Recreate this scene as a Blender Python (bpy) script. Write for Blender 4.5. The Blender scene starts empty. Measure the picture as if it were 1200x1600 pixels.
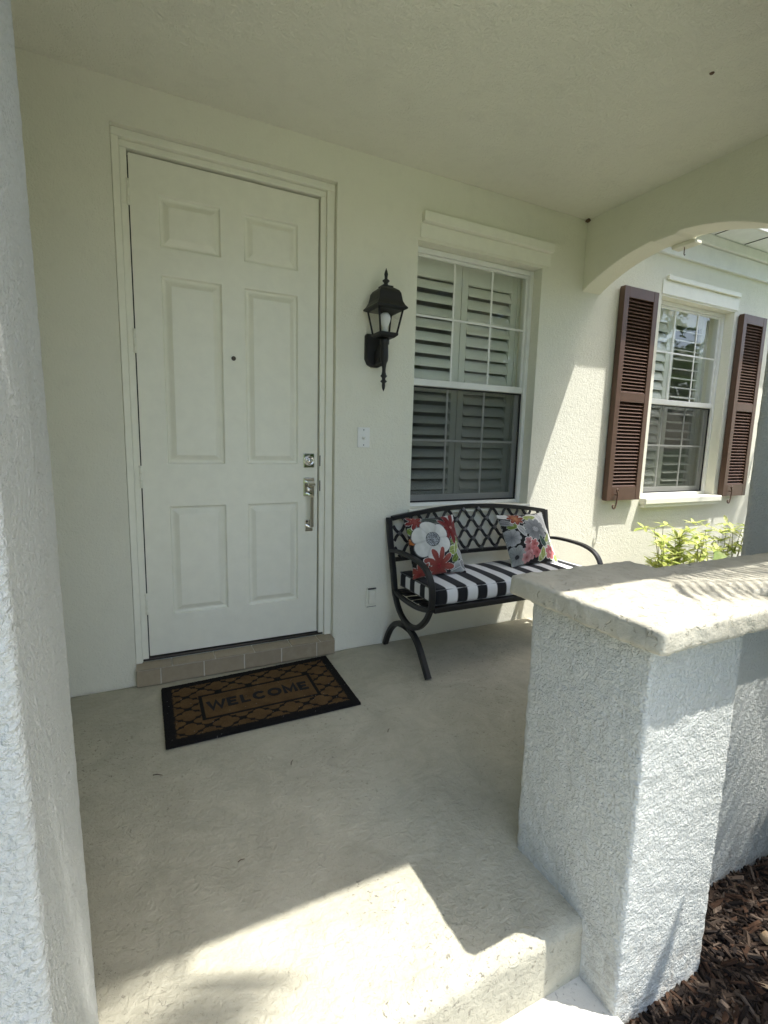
import bpy, bmesh, math, random
import numpy as np
from mathutils import Vector, Matrix, noise

random.seed(7); rng = np.random.default_rng(7)
scene = bpy.context.scene
C = scene.collection
R = math.radians

# ------------------------------------------------------------------ camera
cam_d = bpy.data.cameras.new('camera'); cam = bpy.data.objects.new('camera', cam_d); C.objects.link(cam)
cam_d.sensor_fit = 'HORIZONTAL'; cam_d.sensor_width = 36.0; cam_d.lens = 773.385 / 1200 * 36
cam_d.clip_start = 0.02; cam_d.clip_end = 600
RM = ((0.89772585, 0.43865785, 0.04083605), (-0.43986415, 0.88727306, 0.13880217), (0.02465394, -0.14256861, 0.98947783))
M = Matrix(((RM[0][0], RM[0][2], -RM[0][1], -0.0022), (RM[1][0], RM[1][2], -RM[1][1], -2.6483), (RM[2][0], RM[2][2], -RM[2][1], 1.2494), (0, 0, 0, 1)))
cam.matrix_world = M
scene.camera = cam

# ------------------------------------------------------------------ sky, sun, exposure
SUN = Vector((0.272, -0.225, 0.85)).normalized()          # towards the sun
world = bpy.data.worlds.new('World'); scene.world = world; world.use_nodes = True
wn = world.node_tree
sky = wn.nodes.new('ShaderNodeTexSky'); sky.sky_type = 'NISHITA'; sky.sun_disc = False
sky.sun_elevation = math.asin(SUN.z); sky.sun_rotation = math.atan2(SUN.x, SUN.y)
sky.air_density = 1.0; sky.dust_density = 3.0; sky.ozone_density = 1.0
bgn = wn.nodes['Background']; bgn.inputs['Strength'].default_value = 0.135
wn.links.new(sky.outputs['Color'], bgn.inputs['Color'])
sun_d = bpy.data.lights.new('sun', 'SUN'); sun_d.energy = 2.2; sun_d.angle = R(0.53); sun_d.color = (1.0, 0.975, 0.93)
sun = bpy.data.objects.new('sun', sun_d); C.objects.link(sun)
sun.rotation_euler = SUN.to_track_quat('Z', 'Y').to_euler(); sun.location = (4, -5, 12)
scene.view_settings.view_transform = 'Standard'; scene.view_settings.look = 'None'
scene.view_settings.exposure = 1.92; scene.view_settings.gamma = 1.0
scene.render.engine = 'CYCLES'
scene.cycles.max_bounces = 9; scene.cycles.diffuse_bounces = 6; scene.cycles.transparent_max_bounces = 24

# ------------------------------------------------------------------ material helpers
class NT:
    def __init__(s, name):
        s.m = bpy.data.materials.new(name); s.m.use_nodes = True
        s.t = s.m.node_tree; s.n = s.t.nodes; s.b = s.n['Principled BSDF']; s.out = s.n['Material Output']
        s.tc = s.n.new('ShaderNodeTexCoord')
    def link(s, a, b): s.t.links.new(a, b)
    def co(s, scale=(1, 1, 1), loc=(0, 0, 0)):
        mp = s.n.new('ShaderNodeMapping'); mp.inputs['Scale'].default_value = scale; mp.inputs['Location'].default_value = loc
        s.link(s.tc.outputs['Object'], mp.inputs['Vector']); return mp.outputs['Vector']
    def noise(s, scale, detail=3, rough=.55, dist=0, vec=None):
        q = s.n.new('ShaderNodeTexNoise'); q.inputs['Scale'].default_value = scale; q.inputs['Detail'].default_value = detail
        q.inputs['Roughness'].default_value = rough; q.inputs['Distortion'].default_value = dist
        s.link(vec if vec is not None else s.tc.outputs['Object'], q.inputs['Vector']); return q.outputs['Fac']
    def vor(s, scale, feature='F1', vec=None, out='Distance'):
        q = s.n.new('ShaderNodeTexVoronoi'); q.feature = feature; q.inputs['Scale'].default_value = scale
        s.link(vec if vec is not None else s.tc.outputs['Object'], q.inputs['Vector']); return q.outputs[out]
    def ramp(s, x, a, b, ca=(0, 0, 0, 1), cb=(1, 1, 1, 1)):
        q = s.n.new('ShaderNodeValToRGB'); e = q.color_ramp.elements
        e[0].position = a; e[1].position = b; e[0].color = ca; e[1].color = cb
        s.link(x, q.inputs['Fac']); return q.outputs['Color']
    def math(s, op, a, b=None, c=None):
        q = s.n.new('ShaderNodeMath'); q.operation = op
        for i, x in enumerate((a, b, c)):
            if x is None: continue
            if isinstance(x, (int, float)): q.inputs[i].default_value = x
            else: s.link(x, q.inputs[i])
        return q.outputs[0]
    def mix(s, f, a, b):
        q = s.n.new('ShaderNodeMix'); q.data_type = 'RGBA'
        for k, x in ((0, f), (6, a), (7, b)):
            if isinstance(x, (int, float)): q.inputs[k].default_value = x
            elif isinstance(x, tuple): q.inputs[k].default_value = x if len(x) == 4 else (*x, 1)
            else: s.link(x, q.inputs[k])
        return q.outputs[2]
    def bump(s, h, strength, dist, prev=None):
        q = s.n.new('ShaderNodeBump'); q.inputs['Strength'].default_value = strength; q.inputs['Distance'].default_value = dist
        s.link(h, q.inputs['Height'])
        if prev is not None: s.link(prev, q.inputs['Normal'])
        return q.outputs['Normal']
    def fin(s, color=None, rough=None, normal=None, metal=None, spec=None):
        for k, x in (('Base Color', color), ('Roughness', rough), ('Normal', normal), ('Metallic', metal), ('Specular IOR Level', spec)):
            if x is None: continue
            if isinstance(x, (int, float)): s.b.inputs[k].default_value = x
            elif isinstance(x, tuple): s.b.inputs[k].default_value = x if len(x) == 4 else (*x, 1)
            else: s.link(x, s.b.inputs[k])
        return s.m

def stucco(name, col, s=1.0, strength=.8, dist=.004, dirt=0.0, stain=(.45, .44, .36), splash=False, dist_=1.6):
    k = NT(name)
    n1 = k.noise(75 * s, 3, .6, dist_); n2 = k.noise(34 * s, 3, .55, dist_ * .5); n3 = k.noise(190 * s, 3, .65, .3)
    a = k.ramp(n1, .34, .68); b = k.ramp(n2, .34, .68)
    h = k.math('ADD', k.math('MULTIPLY', a, .55), k.math('MULTIPLY', b, .35)); h = k.math('ADD', h, k.math('MULTIPLY', n3, .22))
    nm = k.bump(h, strength, dist)
    big = k.noise(1.6, 3, .6); mid = k.noise(9, 4, .6)
    c = k.mix(k.ramp(big, .3, .72), tuple(x * .955 for x in col), col)
    c = k.mix(k.math('MULTIPLY', k.ramp(mid, .52, .75), .10), c, stain)
    if dirt > 0:
        sp = k.ramp(k.noise(120, 2, .5, 1.0), .66, .72)
        c = k.mix(k.math('MULTIPLY', sp, dirt), c, (.16, .15, .12))
    if splash:                                                     # soil splashed on the foot of the wall, rain streaks
        sx = k.n.new('ShaderNodeSeparateXYZ'); k.link(k.tc.outputs['Object'], sx.inputs[0])
        mr = k.n.new('ShaderNodeMapRange'); mr.inputs['From Min'].default_value = .10; mr.inputs['From Max'].default_value = -.22; k.link(sx.outputs['Z'], mr.inputs['Value'])
        sf = k.math('MULTIPLY', mr.outputs[0], k.ramp(k.noise(26, 4, .7, .6), .45, .70))
        c = k.mix(k.math('MULTIPLY', sf, .65), c, (.20, .15, .10))
        st = k.ramp(k.noise(7, 4, .6, .3, k.co((1, 1, .18))), .55, .75); c = k.mix(k.math('MULTIPLY', st, .16), c, (.30, .29, .24))
    return k.fin(c, .88, nm, spec=.25)

def plain(name, col, rough=.5, metal=0, bumps=None, var=.06, spec=.5):
    k = NT(name)
    n = k.noise(14, 4, .6)
    c = k.mix(k.ramp(n, .3, .7), tuple(x * (1 - var) for x in col), tuple(min(1, x * (1 + var)) for x in col))
    nm = k.bump(k.noise(bumps[0], 3, .6), bumps[1], bumps[2]) if bumps else None
    r = k.math('ADD', k.math('MULTIPLY', k.noise(40, 3, .6), .14), rough - .07)
    return k.fin(c, r, nm, metal, spec)

MAT = {}
CREAM = (.815, .80, .675)
MAT['wall'] = stucco('stucco_wall', CREAM, 1.1, .7, .0035)
MAT['ceiling'] = stucco('stucco_ceiling', (.87, .86, .735), .85, 1.0, .006)
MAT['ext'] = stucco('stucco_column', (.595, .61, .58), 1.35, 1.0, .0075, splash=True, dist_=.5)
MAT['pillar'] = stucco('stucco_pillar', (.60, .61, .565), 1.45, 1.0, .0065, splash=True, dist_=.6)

def mk_floor():
    k = NT('painted_concrete')
    n1 = k.noise(46, 4, .65, .4); n2 = k.noise(130, 3, .65, .3)
    h = k.math('ADD', k.math('MULTIPLY', k.ramp(n1, .42, .6), .7), k.math('MULTIPLY', n2, .4))
    zone = k.ramp(k.noise(1.5, 3, .6, .3, k.co((1, 1, 1), (.35, .2, 0))), .44, .64)
    pits = k.ramp(k.noise(66, 4, .7, .6), .60, .66)
    pf = k.math('MULTIPLY', pits, k.math('ADD', k.math('MULTIPLY', zone, .85), .03))
    nm = k.bump(k.math('SUBTRACT', h, k.math('MULTIPLY', pf, .9)), .7, .0035)
    smear = k.ramp(k.noise(5, 5, .7, .8), .32, .70)
    c = k.mix(smear, (.375, .355, .275), (.51, .485, .38))
    fine = k.ramp(k.noise(60, 4, .7, .4), .36, .68); c = k.mix(k.math('MULTIPLY', fine, .22), c, (.40, .37, .29))
    streak = k.ramp(k.noise(7, 5, .65, .9, k.co((1.0, 3.5, 1))), .55, .72)
    c = k.mix(k.math('MULTIPLY', streak, .35), c, (.31, .30, .235))
    c = k.mix(k.math('MULTIPLY', pf, .8), c, (.10, .092, .075))
    return k.fin(c, k.math('ADD', k.math('MULTIPLY', n1, .2), .55), nm, spec=.3)
MAT['floor'] = mk_floor()
def mk_walk():
    k = NT('concrete_walk')
    n = k.noise(60, 4, .65); c = k.mix(k.ramp(k.noise(5, 5, .65), .3, .7), (.55, .525, .45), (.66, .635, .56))
    c = k.mix(k.math('MULTIPLY', k.ramp(k.noise(70, 3, .6, 1), .62, .7), .6), c, (.18, .17, .14))
    return k.fin(c, .85, k.bump(n, .6, .004))
MAT['walk'] = mk_walk()
def mk_cap():
    k = NT('cast_stone')
    n = k.noise(110, 4, .7); v = k.noise(48, 3, .65, 1.2)
    pits = k.ramp(v, .60, .68)
    h = k.math('SUBTRACT', k.math('MULTIPLY', n, .7), k.math('MULTIPLY', pits, .8))
    c = k.mix(k.ramp(k.noise(7, 4, .65), .3, .72), (.40, .375, .30), (.54, .51, .41))
    c = k.mix(k.math('MULTIPLY', pits, .35), c, (.33, .30, .22))
    c = k.mix(k.math('MULTIPLY', k.ramp(k.noise(22, 5, .7, 2.0, k.co((1, .35, 1))), .60, .66), .3), c, (.36, .33, .25))
    return k.fin(c, .9, k.bump(h, .8, .005), spec=.2)
MAT['cap'] = mk_cap()
MAT['door'] = plain('door_paint', (.81, .80, .685), .40, 0, (160, .12, .001), .03)
MAT['trim'] = plain('trim_paint', (.81, .80, .685), .45, 0, (60, .15, .002), .03)
MAT['vinyl'] = plain('white_vinyl', (.80, .80, .75), .35, 0, None, .03)
MAT['louvre'] = plain('white_louvre', (.86, .85, .79), .4, 0, None, .03)
MAT['dark'] = plain('dark_gap', (.03, .03, .028), .8)
MAT['room'] = plain('room_wall', (.62, .60, .54), .9)
MAT['chrome'] = plain('polished_nickel', (.74, .72, .68), .12, 1.0, None, .03)
MAT['peep'] = plain('bronze_peephole', (.07, .06, .05), .35, .8)
MAT['blackmetal'] = plain('black_lantern_metal', (.007, .007, .007), .52, 0, (260, .25, .001), .15)
MAT['bench'] = plain('black_powder_coat', (.0105, .0105, .011), .46, 0, (420, .2, .0006), .15)
MAT['rosette'] = plain('glint_rosette', (.10, .10, .098), .35, 0, None, .2)  # black metal painted lighter to stand for light caught on the rosettes
MAT['plate'] = plain('white_plastic', (.82, .82, .78), .35, 0, None, .02)
MAT['brown'] = plain('brown_shutter', (.094, .050, .032), .42, 0, (90, .1, .001), .12)
MAT['soffit'] = plain('soffit_paint', (.78, .80, .80), .7, 0, None, .04)
MAT['fascia'] = plain('fascia_paint', (.76, .76, .72), .55, 0, None, .04)
MAT['roof'] = plain('roof_shingle', (.20, .17, .15), .9, 0, (40, .6, .01), .25)
MAT['bulb'] = plain('frosted_bulb', (.85, .85, .83), .3, 0, None, .01)
MAT['bulbbase'] = plain('bulb_base', (.75, .75, .73), .45, 0, None, .02)
MAT['soil'] = plain('mulch_soil', (.035, .022, .014), .95, 0, (60, .8, .02), .4)
MAT['lawn'] = plain('lawn_grass', (.085, .14, .035), .95, 0, (90, .8, .03), .35)
MAT['bark'] = plain('bark', (.16, .12, .085), .9, 0, (50, .8, .02), .3)
MAT['tag'] = plain('dirt_nest', (.14, .09, .06), .95)
def mk_tile():
    k = NT('beige_tile')
    info = k.n.new('ShaderNodeObjectInfo')
    c = k.mix(k.ramp(k.noise(30, 5, .65), .3, .7), (.30, .245, .165), (.37, .31, .215))
    c = k.mix(k.math('MULTIPLY', info.outputs['Random'], .35), c, (.26, .215, .15))
    return k.fin(c, .45, k.bump(k.noise(70, 3), .1, .002))
MAT['tile'] = mk_tile()
MAT['grout'] = plain('grout', (.55, .51, .42), .9)

def mk_glass(name, tint, ior=1.5, extra=.0, bump=0.0):
    k = NT(name); k.n.remove(k.b)
    tr = k.n.new('ShaderNodeBsdfTransparent'); tr.inputs['Color'].default_value = (*tint, 1)
    gl = k.n.new('ShaderNodeBsdfGlossy'); gl.inputs['Roughness'].default_value = .015
    fr = k.n.new('ShaderNodeFresnel'); fr.inputs['IOR'].default_value = ior
    if bump:
        nm = k.bump(k.noise(2.2, 1, .4), bump, .02)
        k.link(nm, gl.inputs['Normal'])
    ge = k.n.new('ShaderNodeNewGeometry')                          # back faces of the thin pane only transmit
    f = k.math('MULTIPLY', k.math('ADD', fr.outputs[0], extra), k.math('SUBTRACT', 1.0, ge.outputs['Backfacing']))
    mx = k.n.new('ShaderNodeMixShader'); k.link(f, mx.inputs[0]); k.link(tr.outputs[0], mx.inputs[1]); k.link(gl.outputs[0], mx.inputs[2])
    k.link(mx.outputs[0], k.out.inputs['Surface']); return k.m
MAT['glass'] = mk_glass('window_glass', (.95, .965, .95), 1.5, .055, .12)
MAT['lampglass'] = mk_glass('lantern_glass', (.93, .93, .92), 1.45, .02)
def mk_screen():
    k = NT('insect_screen'); k.n.remove(k.b)
    tr = k.n.new('ShaderNodeBsdfTransparent'); tr.inputs['Color'].default_value = (1, 1, 1, 1)
    df = k.n.new('ShaderNodeBsdfDiffuse'); df.inputs['Color'].default_value = (.035, .038, .036, 1)
    mx = k.n.new('ShaderNodeMixShader'); mx.inputs[0].default_value = .48
    k.link(tr.outputs[0], mx.inputs[1]); k.link(df.outputs[0], mx.inputs[2]); k.link(mx.outputs[0], k.out.inputs['Surface']); return k.m
MAT['screen'] = mk_screen()
def mk_attr(name, rough=.85, bump=None, sheen=0, trans=0):
    k = NT(name)
    a = k.n.new('ShaderNodeAttribute'); a.attribute_name = 'Col'
    nm = k.bump(k.noise(bump[0], 3, .6), bump[1], bump[2]) if bump else None
    m = k.fin(a.outputs['Color'], rough, nm, spec=.2)
    if sheen: k.b.inputs['Sheen Weight'].default_value = sheen
    return m
MAT['fabric'] = mk_attr('printed_fabric', .85, (500, .25, .0008), .1)
MAT['coir'] = mk_attr('coir_mat', .98, (420, .9, .004))
MAT['chips'] = mk_attr('mulch_chips', .92, (120, .6, .002))
def mk_leaf(name, ca, cb, vein=None, tl=.35, scale=7):
    k = NT(name)
    c = k.mix(k.ramp(k.noise(scale, 3, .6), .35, .65), ca, cb)
    k.fin(c, .45, None, spec=.4)
    t = k.n.new('ShaderNodeBsdfTranslucent'); k.link(c, t.inputs['Color'])
    mx = k.n.new('ShaderNodeMixShader'); mx.inputs[0].default_value = tl
    k.link(k.b.outputs[0], mx.inputs[1]); k.link(t.outputs[0], mx.inputs[2]); k.link(mx.outputs[0], k.out.inputs['Surface']); return k.m
MAT['varleaf'] = mk_leaf('variegated_leaf', (.26, .36, .05), (.66, .66, .26), scale=24)
MAT['greenleaf'] = mk_leaf('green_leaf', (.06, .13, .025), (.12, .22, .05), scale=18)
MAT['palmleaf'] = mk_leaf('palm_leaf', (.05, .11, .025), (.09, .16, .04))
MAT['treeleaf'] = mk_leaf('tree_leaf', (.04, .09, .02), (.09, .15, .035), scale=2)
MAT['broadleaf'] = mk_leaf('broad_leaf', (.16, .25, .05), (.34, .38, .14), scale=10)
MAT['dryleaf'] = mk_leaf('dry_leaf', (.34, .24, .14), (.52, .42, .30), scale=14, tl=.15)
MAT['stem'] = plain('green_stem', (.22, .22, .10), .7)

# ------------------------------------------------------------------ mesh helpers
def link(o, parent=None):
    C.objects.link(o)
    if parent is not None: o.parent = parent
    return o
def tag(o, label=None, cat=None, group=None, kind=None):
    if label: o['label'] = label
    if cat: o['category'] = cat
    if group: o['group'] = group
    if kind: o['kind'] = kind
    return o
def empty(name, loc=(0, 0, 0), label=None, cat=None, group=None):
    o = bpy.data.objects.new(name, None); o.location = loc; o.empty_display_size = .1
    link(o); bpy.context.view_layer.update(); return tag(o, label, cat, group)
def mesh_obj(name, verts, faces, mat, parent=None, smooth=False):
    me = bpy.data.meshes.new(name); me.from_pydata([tuple(map(float, p)) for p in verts], [], faces)
    me.materials.append(MAT[mat] if isinstance(mat, str) else mat)
    if smooth: me.polygons.foreach_set('use_smooth', [True] * len(me.polygons))
    me.update(); return link(bpy.data.objects.new(name, me), parent)
def bm_obj(name, bm, mat, parent=None, smooth=False):
    me = bpy.data.meshes.new(name); bmesh.ops.recalc_face_normals(bm, faces=bm.faces); bm.to_mesh(me); bm.free()
    me.materials.append(MAT[mat] if isinstance(mat, str) else mat)
    if smooth: me.polygons.foreach_set('use_smooth', [True] * len(me.polygons))
    return link(bpy.data.objects.new(name, me), parent)
def add_box(bm, x0, x1, y0, y1, z0, z1, bev=0, seg=2):
    vs = [bm.verts.new((x, y, z)) for x in (x0, x1) for y in (y0, y1) for z in (z0, z1)]
    q = [(0, 1, 3, 2), (4, 6, 7, 5), (0, 4, 5, 1), (2, 3, 7, 6), (0, 2, 6, 4), (1, 5, 7, 3)]
    fs = [bm.faces.new([vs[i] for i in f]) for f in q]
    if bev:
        es = list({e for f in fs for e in f.edges})
        bmesh.ops.bevel(bm, geom=es, offset=bev, segments=seg, affect='EDGES', profile=.5)
def box(name, x0, x1, y0, y1, z0, z1, mat, parent=None, bev=0, seg=2):
    bm = bmesh.new(); add_box(bm, x0, x1, y0, y1, z0, z1, bev, seg); return bm_obj(name, bm, mat, parent)
def lathe(name, prof, mat, parent=None, seg=20, origin=(0, 0, 0), axis='Z'):
    vs = []; fs = []
    for r, z in prof:
        for i in range(seg):
            a = 2 * math.pi * i / seg
            p = (r * math.cos(a), r * math.sin(a), z)
            if axis == 'Y': p = (p[0], -p[2], p[1])
            vs.append((p[0] + origin[0], p[1] + origin[1], p[2] + origin[2]))
    n = len(prof)
    for j in range(n - 1):
        for i in range(seg):
            fs.append((j * seg + i, j * seg + (i + 1) % seg, (j + 1) * seg + (i + 1) % seg, (j + 1) * seg + i))
    fs.append(tuple(range(seg - 1, -1, -1))); fs.append(tuple((n - 1) * seg + i for i in range(seg)))
    return mesh_obj(name, vs, fs, mat, parent, True)
def catmull(pts, n=8):
    P = [Vector(p) for p in pts]; P = [P[0] * 2 - P[1]] + P + [P[-1] * 2 - P[-2]]; out = []
    for i in range(1, len(P) - 2):
        for k in range(n):
            t = k / n; a, b, c, d = P[i - 1:i + 3]
            out.append(.5 * ((2 * b) + (c - a) * t + (2 * a - 5 * b + 4 * c - d) * t * t + (3 * b - a - 3 * c + d) * t ** 3))
    out.append(P[-2]); return out
def sweep_rect(name, pts, w, t, mat, parent=None, side=Vector((1, 0, 0)), bev=.2):
    """sweep a chamfered w x t section along a path lying in the plane with normal `side`"""
    P = [Vector(p) for p in pts]; vs = []; fs = []
    b = bev * min(w, t); a0, b0 = w / 2, t / 2
    sec = [(-a0 + b, -b0), (a0 - b, -b0), (a0, -b0 + b), (a0, b0 - b), (a0 - b, b0), (-a0 + b, b0), (-a0, b0 - b), (-a0, -b0 + b)]
    for i, p in enumerate(P):
        d = (P[min(i + 1, len(P) - 1)] - P[max(i - 1, 0)]).normalized(); n = d.cross(side).normalized()
        vs += [p + side * u + n * w2 for u, w2 in sec]
    k = 8
    for i in range(len(P) - 1):
        for j in range(k): fs.append((i * k + j, i * k + (j + 1) % k, (i + 1) * k + (j + 1) % k, (i + 1) * k + j))
    fs.append(tuple(range(k - 1, -1, -1))); fs.append(tuple((len(P) - 1) * k + j for j in range(k)))
    o = mesh_obj(name, vs, fs, mat, parent)
    bm = bmesh.new(); bm.from_mesh(o.data); bmesh.ops.recalc_face_normals(bm, faces=bm.faces); bm.to_mesh(o.data); bm.free()
    return o
def tube(name, pts, rad, mat, parent=None, seg=8):
    P = [Vector(p) for p in pts]; rr = rad if isinstance(rad, (list, tuple)) else [rad] * len(P); vs = []; fs = []
    for i, p in enumerate(P):
        d = (P[min(i + 1, len(P) - 1)] - P[max(i - 1, 0)]).normalized()
        u = d.orthogonal().normalized() if i == 0 else (u - d * u.dot(d)).normalized()
        w = d.cross(u)
        vs += [p + (u * math.cos(2 * math.pi * j / seg) + w * math.sin(2 * math.pi * j / seg)) * rr[i] for j in range(seg)]
    for i in range(len(P) - 1):
        for j in range(seg): fs.append((i * seg + j, i * seg + (j + 1) % seg, (i + 1) * seg + (j + 1) % seg, (i + 1) * seg + j))
    fs.append(tuple(range(seg - 1, -1, -1))); fs.append(tuple((len(P) - 1) * seg + j for j in range(seg)))
    return mesh_obj(name, vs, fs, mat, parent, True)
def rbox(name, x0, x1, y0, y1, z0, z1, r, res, mat, parent=None, amp=0.0, nsc=20.0, amp2=0.0, nsc2=4.0, smooth=True):
    """grid-subdivided box with rounded edges and hand-trowelled unevenness"""
    lo = np.array((x0, y0, z0)); hi = np.array((x1, y1, z1)); key = {}; vs = []; fs = []
    ns = [max(2, int(round((hi[i] - lo[i]) / res))) for i in range(3)]
    ax = [np.linspace(lo[i], hi[i], ns[i] + 1) for i in range(3)]
    def vid(i, j, k):
        q = (i, j, k)
        if q not in key: key[q] = len(vs); vs.append((ax[0][i], ax[1][j], ax[2][k]))
        return key[q]
    for a in range(3):
        b, c = (a + 1) % 3, (a + 2) % 3
        for s in (0, ns[a]):
            for i in range(ns[b]):
                for j in range(ns[c]):
                    f = []
                    for di, dj in ((0, 0), (1, 0), (1, 1), (0, 1)):
                        q = [0, 0, 0]; q[a] = s; q[b] = i + di; q[c] = j + dj; f.append(vid(*q))
                    fs.append(tuple(f) if s else tuple(f[::-1]))
    P = np.array(vs); inner = np.clip(P, lo + r, hi - r); D = P - inner; L = np.linalg.norm(D, axis=1, keepdims=True); N = D / np.maximum(L, 1e-9)
    P = inner + N * r
    if amp or amp2:
        for i in range(len(P)):
            p = Vector(P[i]); d = 0
            if amp: d += amp * noise.turbulence(p * nsc, 2, False) - amp * .5
            if amp2: d += amp2 * noise.noise(p * nsc2)
            P[i] += N[i] * d
    return mesh_obj(name, P, fs, mat, parent, smooth)
def colattr(o, cols):
    a = o.data.color_attributes.new('Col', 'FLOAT_COLOR', 'POINT')
    buf = np.ones((len(o.data.vertices), 4), 'f'); buf[:, :3] = cols; a.data.foreach_set('color', buf.ravel())

# ================================================================== SETTING
def sheet(name, x0, x1, y0, y1, z, mat, n=1, amp=0):
    xs = np.linspace(x0, x1, n + 1); ys = np.linspace(y0, y1, n + 1)
    vs = [(x, y, z + (amp * noise.noise(Vector((x * 3, y * 3, 0))) if amp else 0)) for x in xs for y in ys]
    fs = [(i * (n + 1) + j, (i + 1) * (n + 1) + j, (i + 1) * (n + 1) + j + 1, i * (n + 1) + j + 1) for i in range(n) for j in range(n)]
    o = mesh_obj(name, vs, fs, mat); tag(o, kind='structure'); return o
g = sheet('lawn', -250, 250, -300, 200, -.34, 'lawn'); g['label'] = 'green lawn in front of the house'; g['category'] = 'lawn'
g = box('bounce_driveway', -1.0, 16, -7.5, -3.15, -.40, -.31, 'walk', None, .01); tag(g, 'unseen pale concrete slab added to bounce sunlight into the porch', 'bounce_driveway', kind='structure')  # out of view; added to bounce sunlight up into the porch
g = sheet('ground', 1.03, 9, -3.15, .1, -.25, 'soil', 60, .03); g['label'] = 'dark soil bed under the bark mulch'; g['category'] = 'ground'
g = rbox('porch_floor', -1.3, 3.02, -1.863, .0, -.33, 0.0, .018, .03, 'floor', None, .002, 18, .003, 3)
for q in g.data.vertices:
    if q.co.x > 1.2 and q.co.y < -1.79: q.co.y = -1.79
tag(g, 'cream painted concrete porch floor with worn pitted paint', 'floor', kind='structure')
g = box('walkway', -.9, 1.03, -3.14, -1.80, -.33, -.175, 'walk', None, .012); tag(g, 'pale concrete walkway below the porch step', 'path', kind='structure')

g = box('bounce_path', 3.15, 8.5, -1.30, -.68, -.33, -.165, 'walk', None, .012); tag(g, 'unseen pale concrete path added outside the side arch to bounce sunlight', 'path', kind='structure')  # out of view; added to bounce sunlight onto ceiling and arch underside

# ================================================================== HOUSE
house = empty('house', (0, 0, -.3), 'cream stucco house front with arched porch, white door and two windows', 'house')
def hp(o):
    o.parent = house; o.matrix_parent_inverse = house.matrix_world.inverted(); return o
WD = .20                                                          # depth of wall openings
OPEN = [(-.062, .988, .06, 2.585), (1.484, 2.424, .837, 2.395), (3.63, 4.575, .845, 2.40)]
def build_wall():
    xs = sorted({-3.0, 9.0, *[v for o in OPEN for v in o[:2]]}); zs = sorted({-.33, 3.0, *[v for o in OPEN for v in o[2:]]})
    vs = []; fs = []
    def q(*p): n = len(vs); vs.extend(p); fs.append((n, n + 1, n + 2, n + 3))
    for i in range(len(xs) - 1):
        for j in range(len(zs) - 1):
            cx, cz = (xs[i] + xs[i + 1]) / 2, (zs[j] + zs[j + 1]) / 2
            if any(a < cx < b and c < cz < d for a, b, c, d in OPEN): continue
            q((xs[i], 0, zs[j]), (xs[i + 1], 0, zs[j]), (xs[i + 1], 0, zs[j + 1]), (xs[i], 0, zs[j + 1]))
    for a, b, c, d in OPEN:
        q((a, 0, c), (a, 0, d), (a, WD, d), (a, WD, c)); q((b, 0, c), (b, WD, c), (b, WD, d), (b, 0, d))
        q((a, 0, d), (b, 0, d), (b, WD, d), (a, WD, d)); q((a, 0, c), (a, WD, c), (b, WD, c), (b, 0, c))
    bm = bmesh.new(); me = bpy.data.meshes.new('t'); me.from_pydata(vs, [], fs); bm.from_mesh(me)
    bmesh.ops.remove_doubles(bm, verts=bm.verts, dist=1e-5)
    es = [e for e in bm.edges if len(e.link_faces) == 2 and abs(e.link_faces[0].normal.dot(e.link_faces[1].normal)) < .2 and all(abs(v.co.y) < 1e-5 for v in e.verts)]
    bmesh.ops.bevel(bm, geom=es, offset=.007, segments=3, affect='EDGES', profile=.5)
    return bm_obj('wall', bm, 'wall')
w = build_wall(); hp(w)
# end walls/back so that no light leaks into the porch or rooms
hp(box('side_wall', -1.30, -1.15, -1.58, -.003, -.30, 2.76, 'wall'))
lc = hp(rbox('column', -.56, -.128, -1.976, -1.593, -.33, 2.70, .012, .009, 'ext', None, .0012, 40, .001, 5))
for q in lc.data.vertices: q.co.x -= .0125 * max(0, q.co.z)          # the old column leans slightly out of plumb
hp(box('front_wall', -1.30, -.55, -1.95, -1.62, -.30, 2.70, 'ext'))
hp(box('ceiling', -1.30, 2.80, -1.60, -.0015, 2.762, 2.86, 'ceiling'))
def front_header():  # unseen header; arch curve shaped low at the left to darken the ceiling
    xa, xb2, zs, rise = -.13, 2.794, 2.15, .56; half = (xb2 - xa) / 2; Rr = (half * half + rise * rise) / (2 * rise); xc = (xa + xb2) / 2; zc = zs + rise - Rr; vs = []; fs = []; N = 40
    for i in range(N + 1):
        x = xa + (xb2 - xa) * i / N; z = zc + math.sqrt(max(0, Rr * Rr - (x - xc) ** 2))
        vs += [(x, -1.972, z), (x, -1.597, z), (x, -1.972, 2.90), (x, -1.597, 2.90)]
    for i in range(N):
        a, b = 4 * i, 4 * i + 4; fs += [(a, b, b + 2, a + 2), (a + 1, a + 3, b + 3, b + 1), (a, a + 1, b + 1, b)]
    return mesh_obj('front_arch', vs, fs, 'ext')
hp(front_header())
hp(box('header_end', -1.30, -.131, -1.972, -1.597, 2.703, 2.90, 'ext')); hp(box('header_end', 2.795, 3.14, -1.972, -1.597, 2.703, 2.90, 'ext'))
hp(rbox('corner_column', 2.794, 3.14, -1.976, -1.20, -.33, 2.70, .012, .03, 'ext', None, .002, 20, .002, 5))
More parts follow.
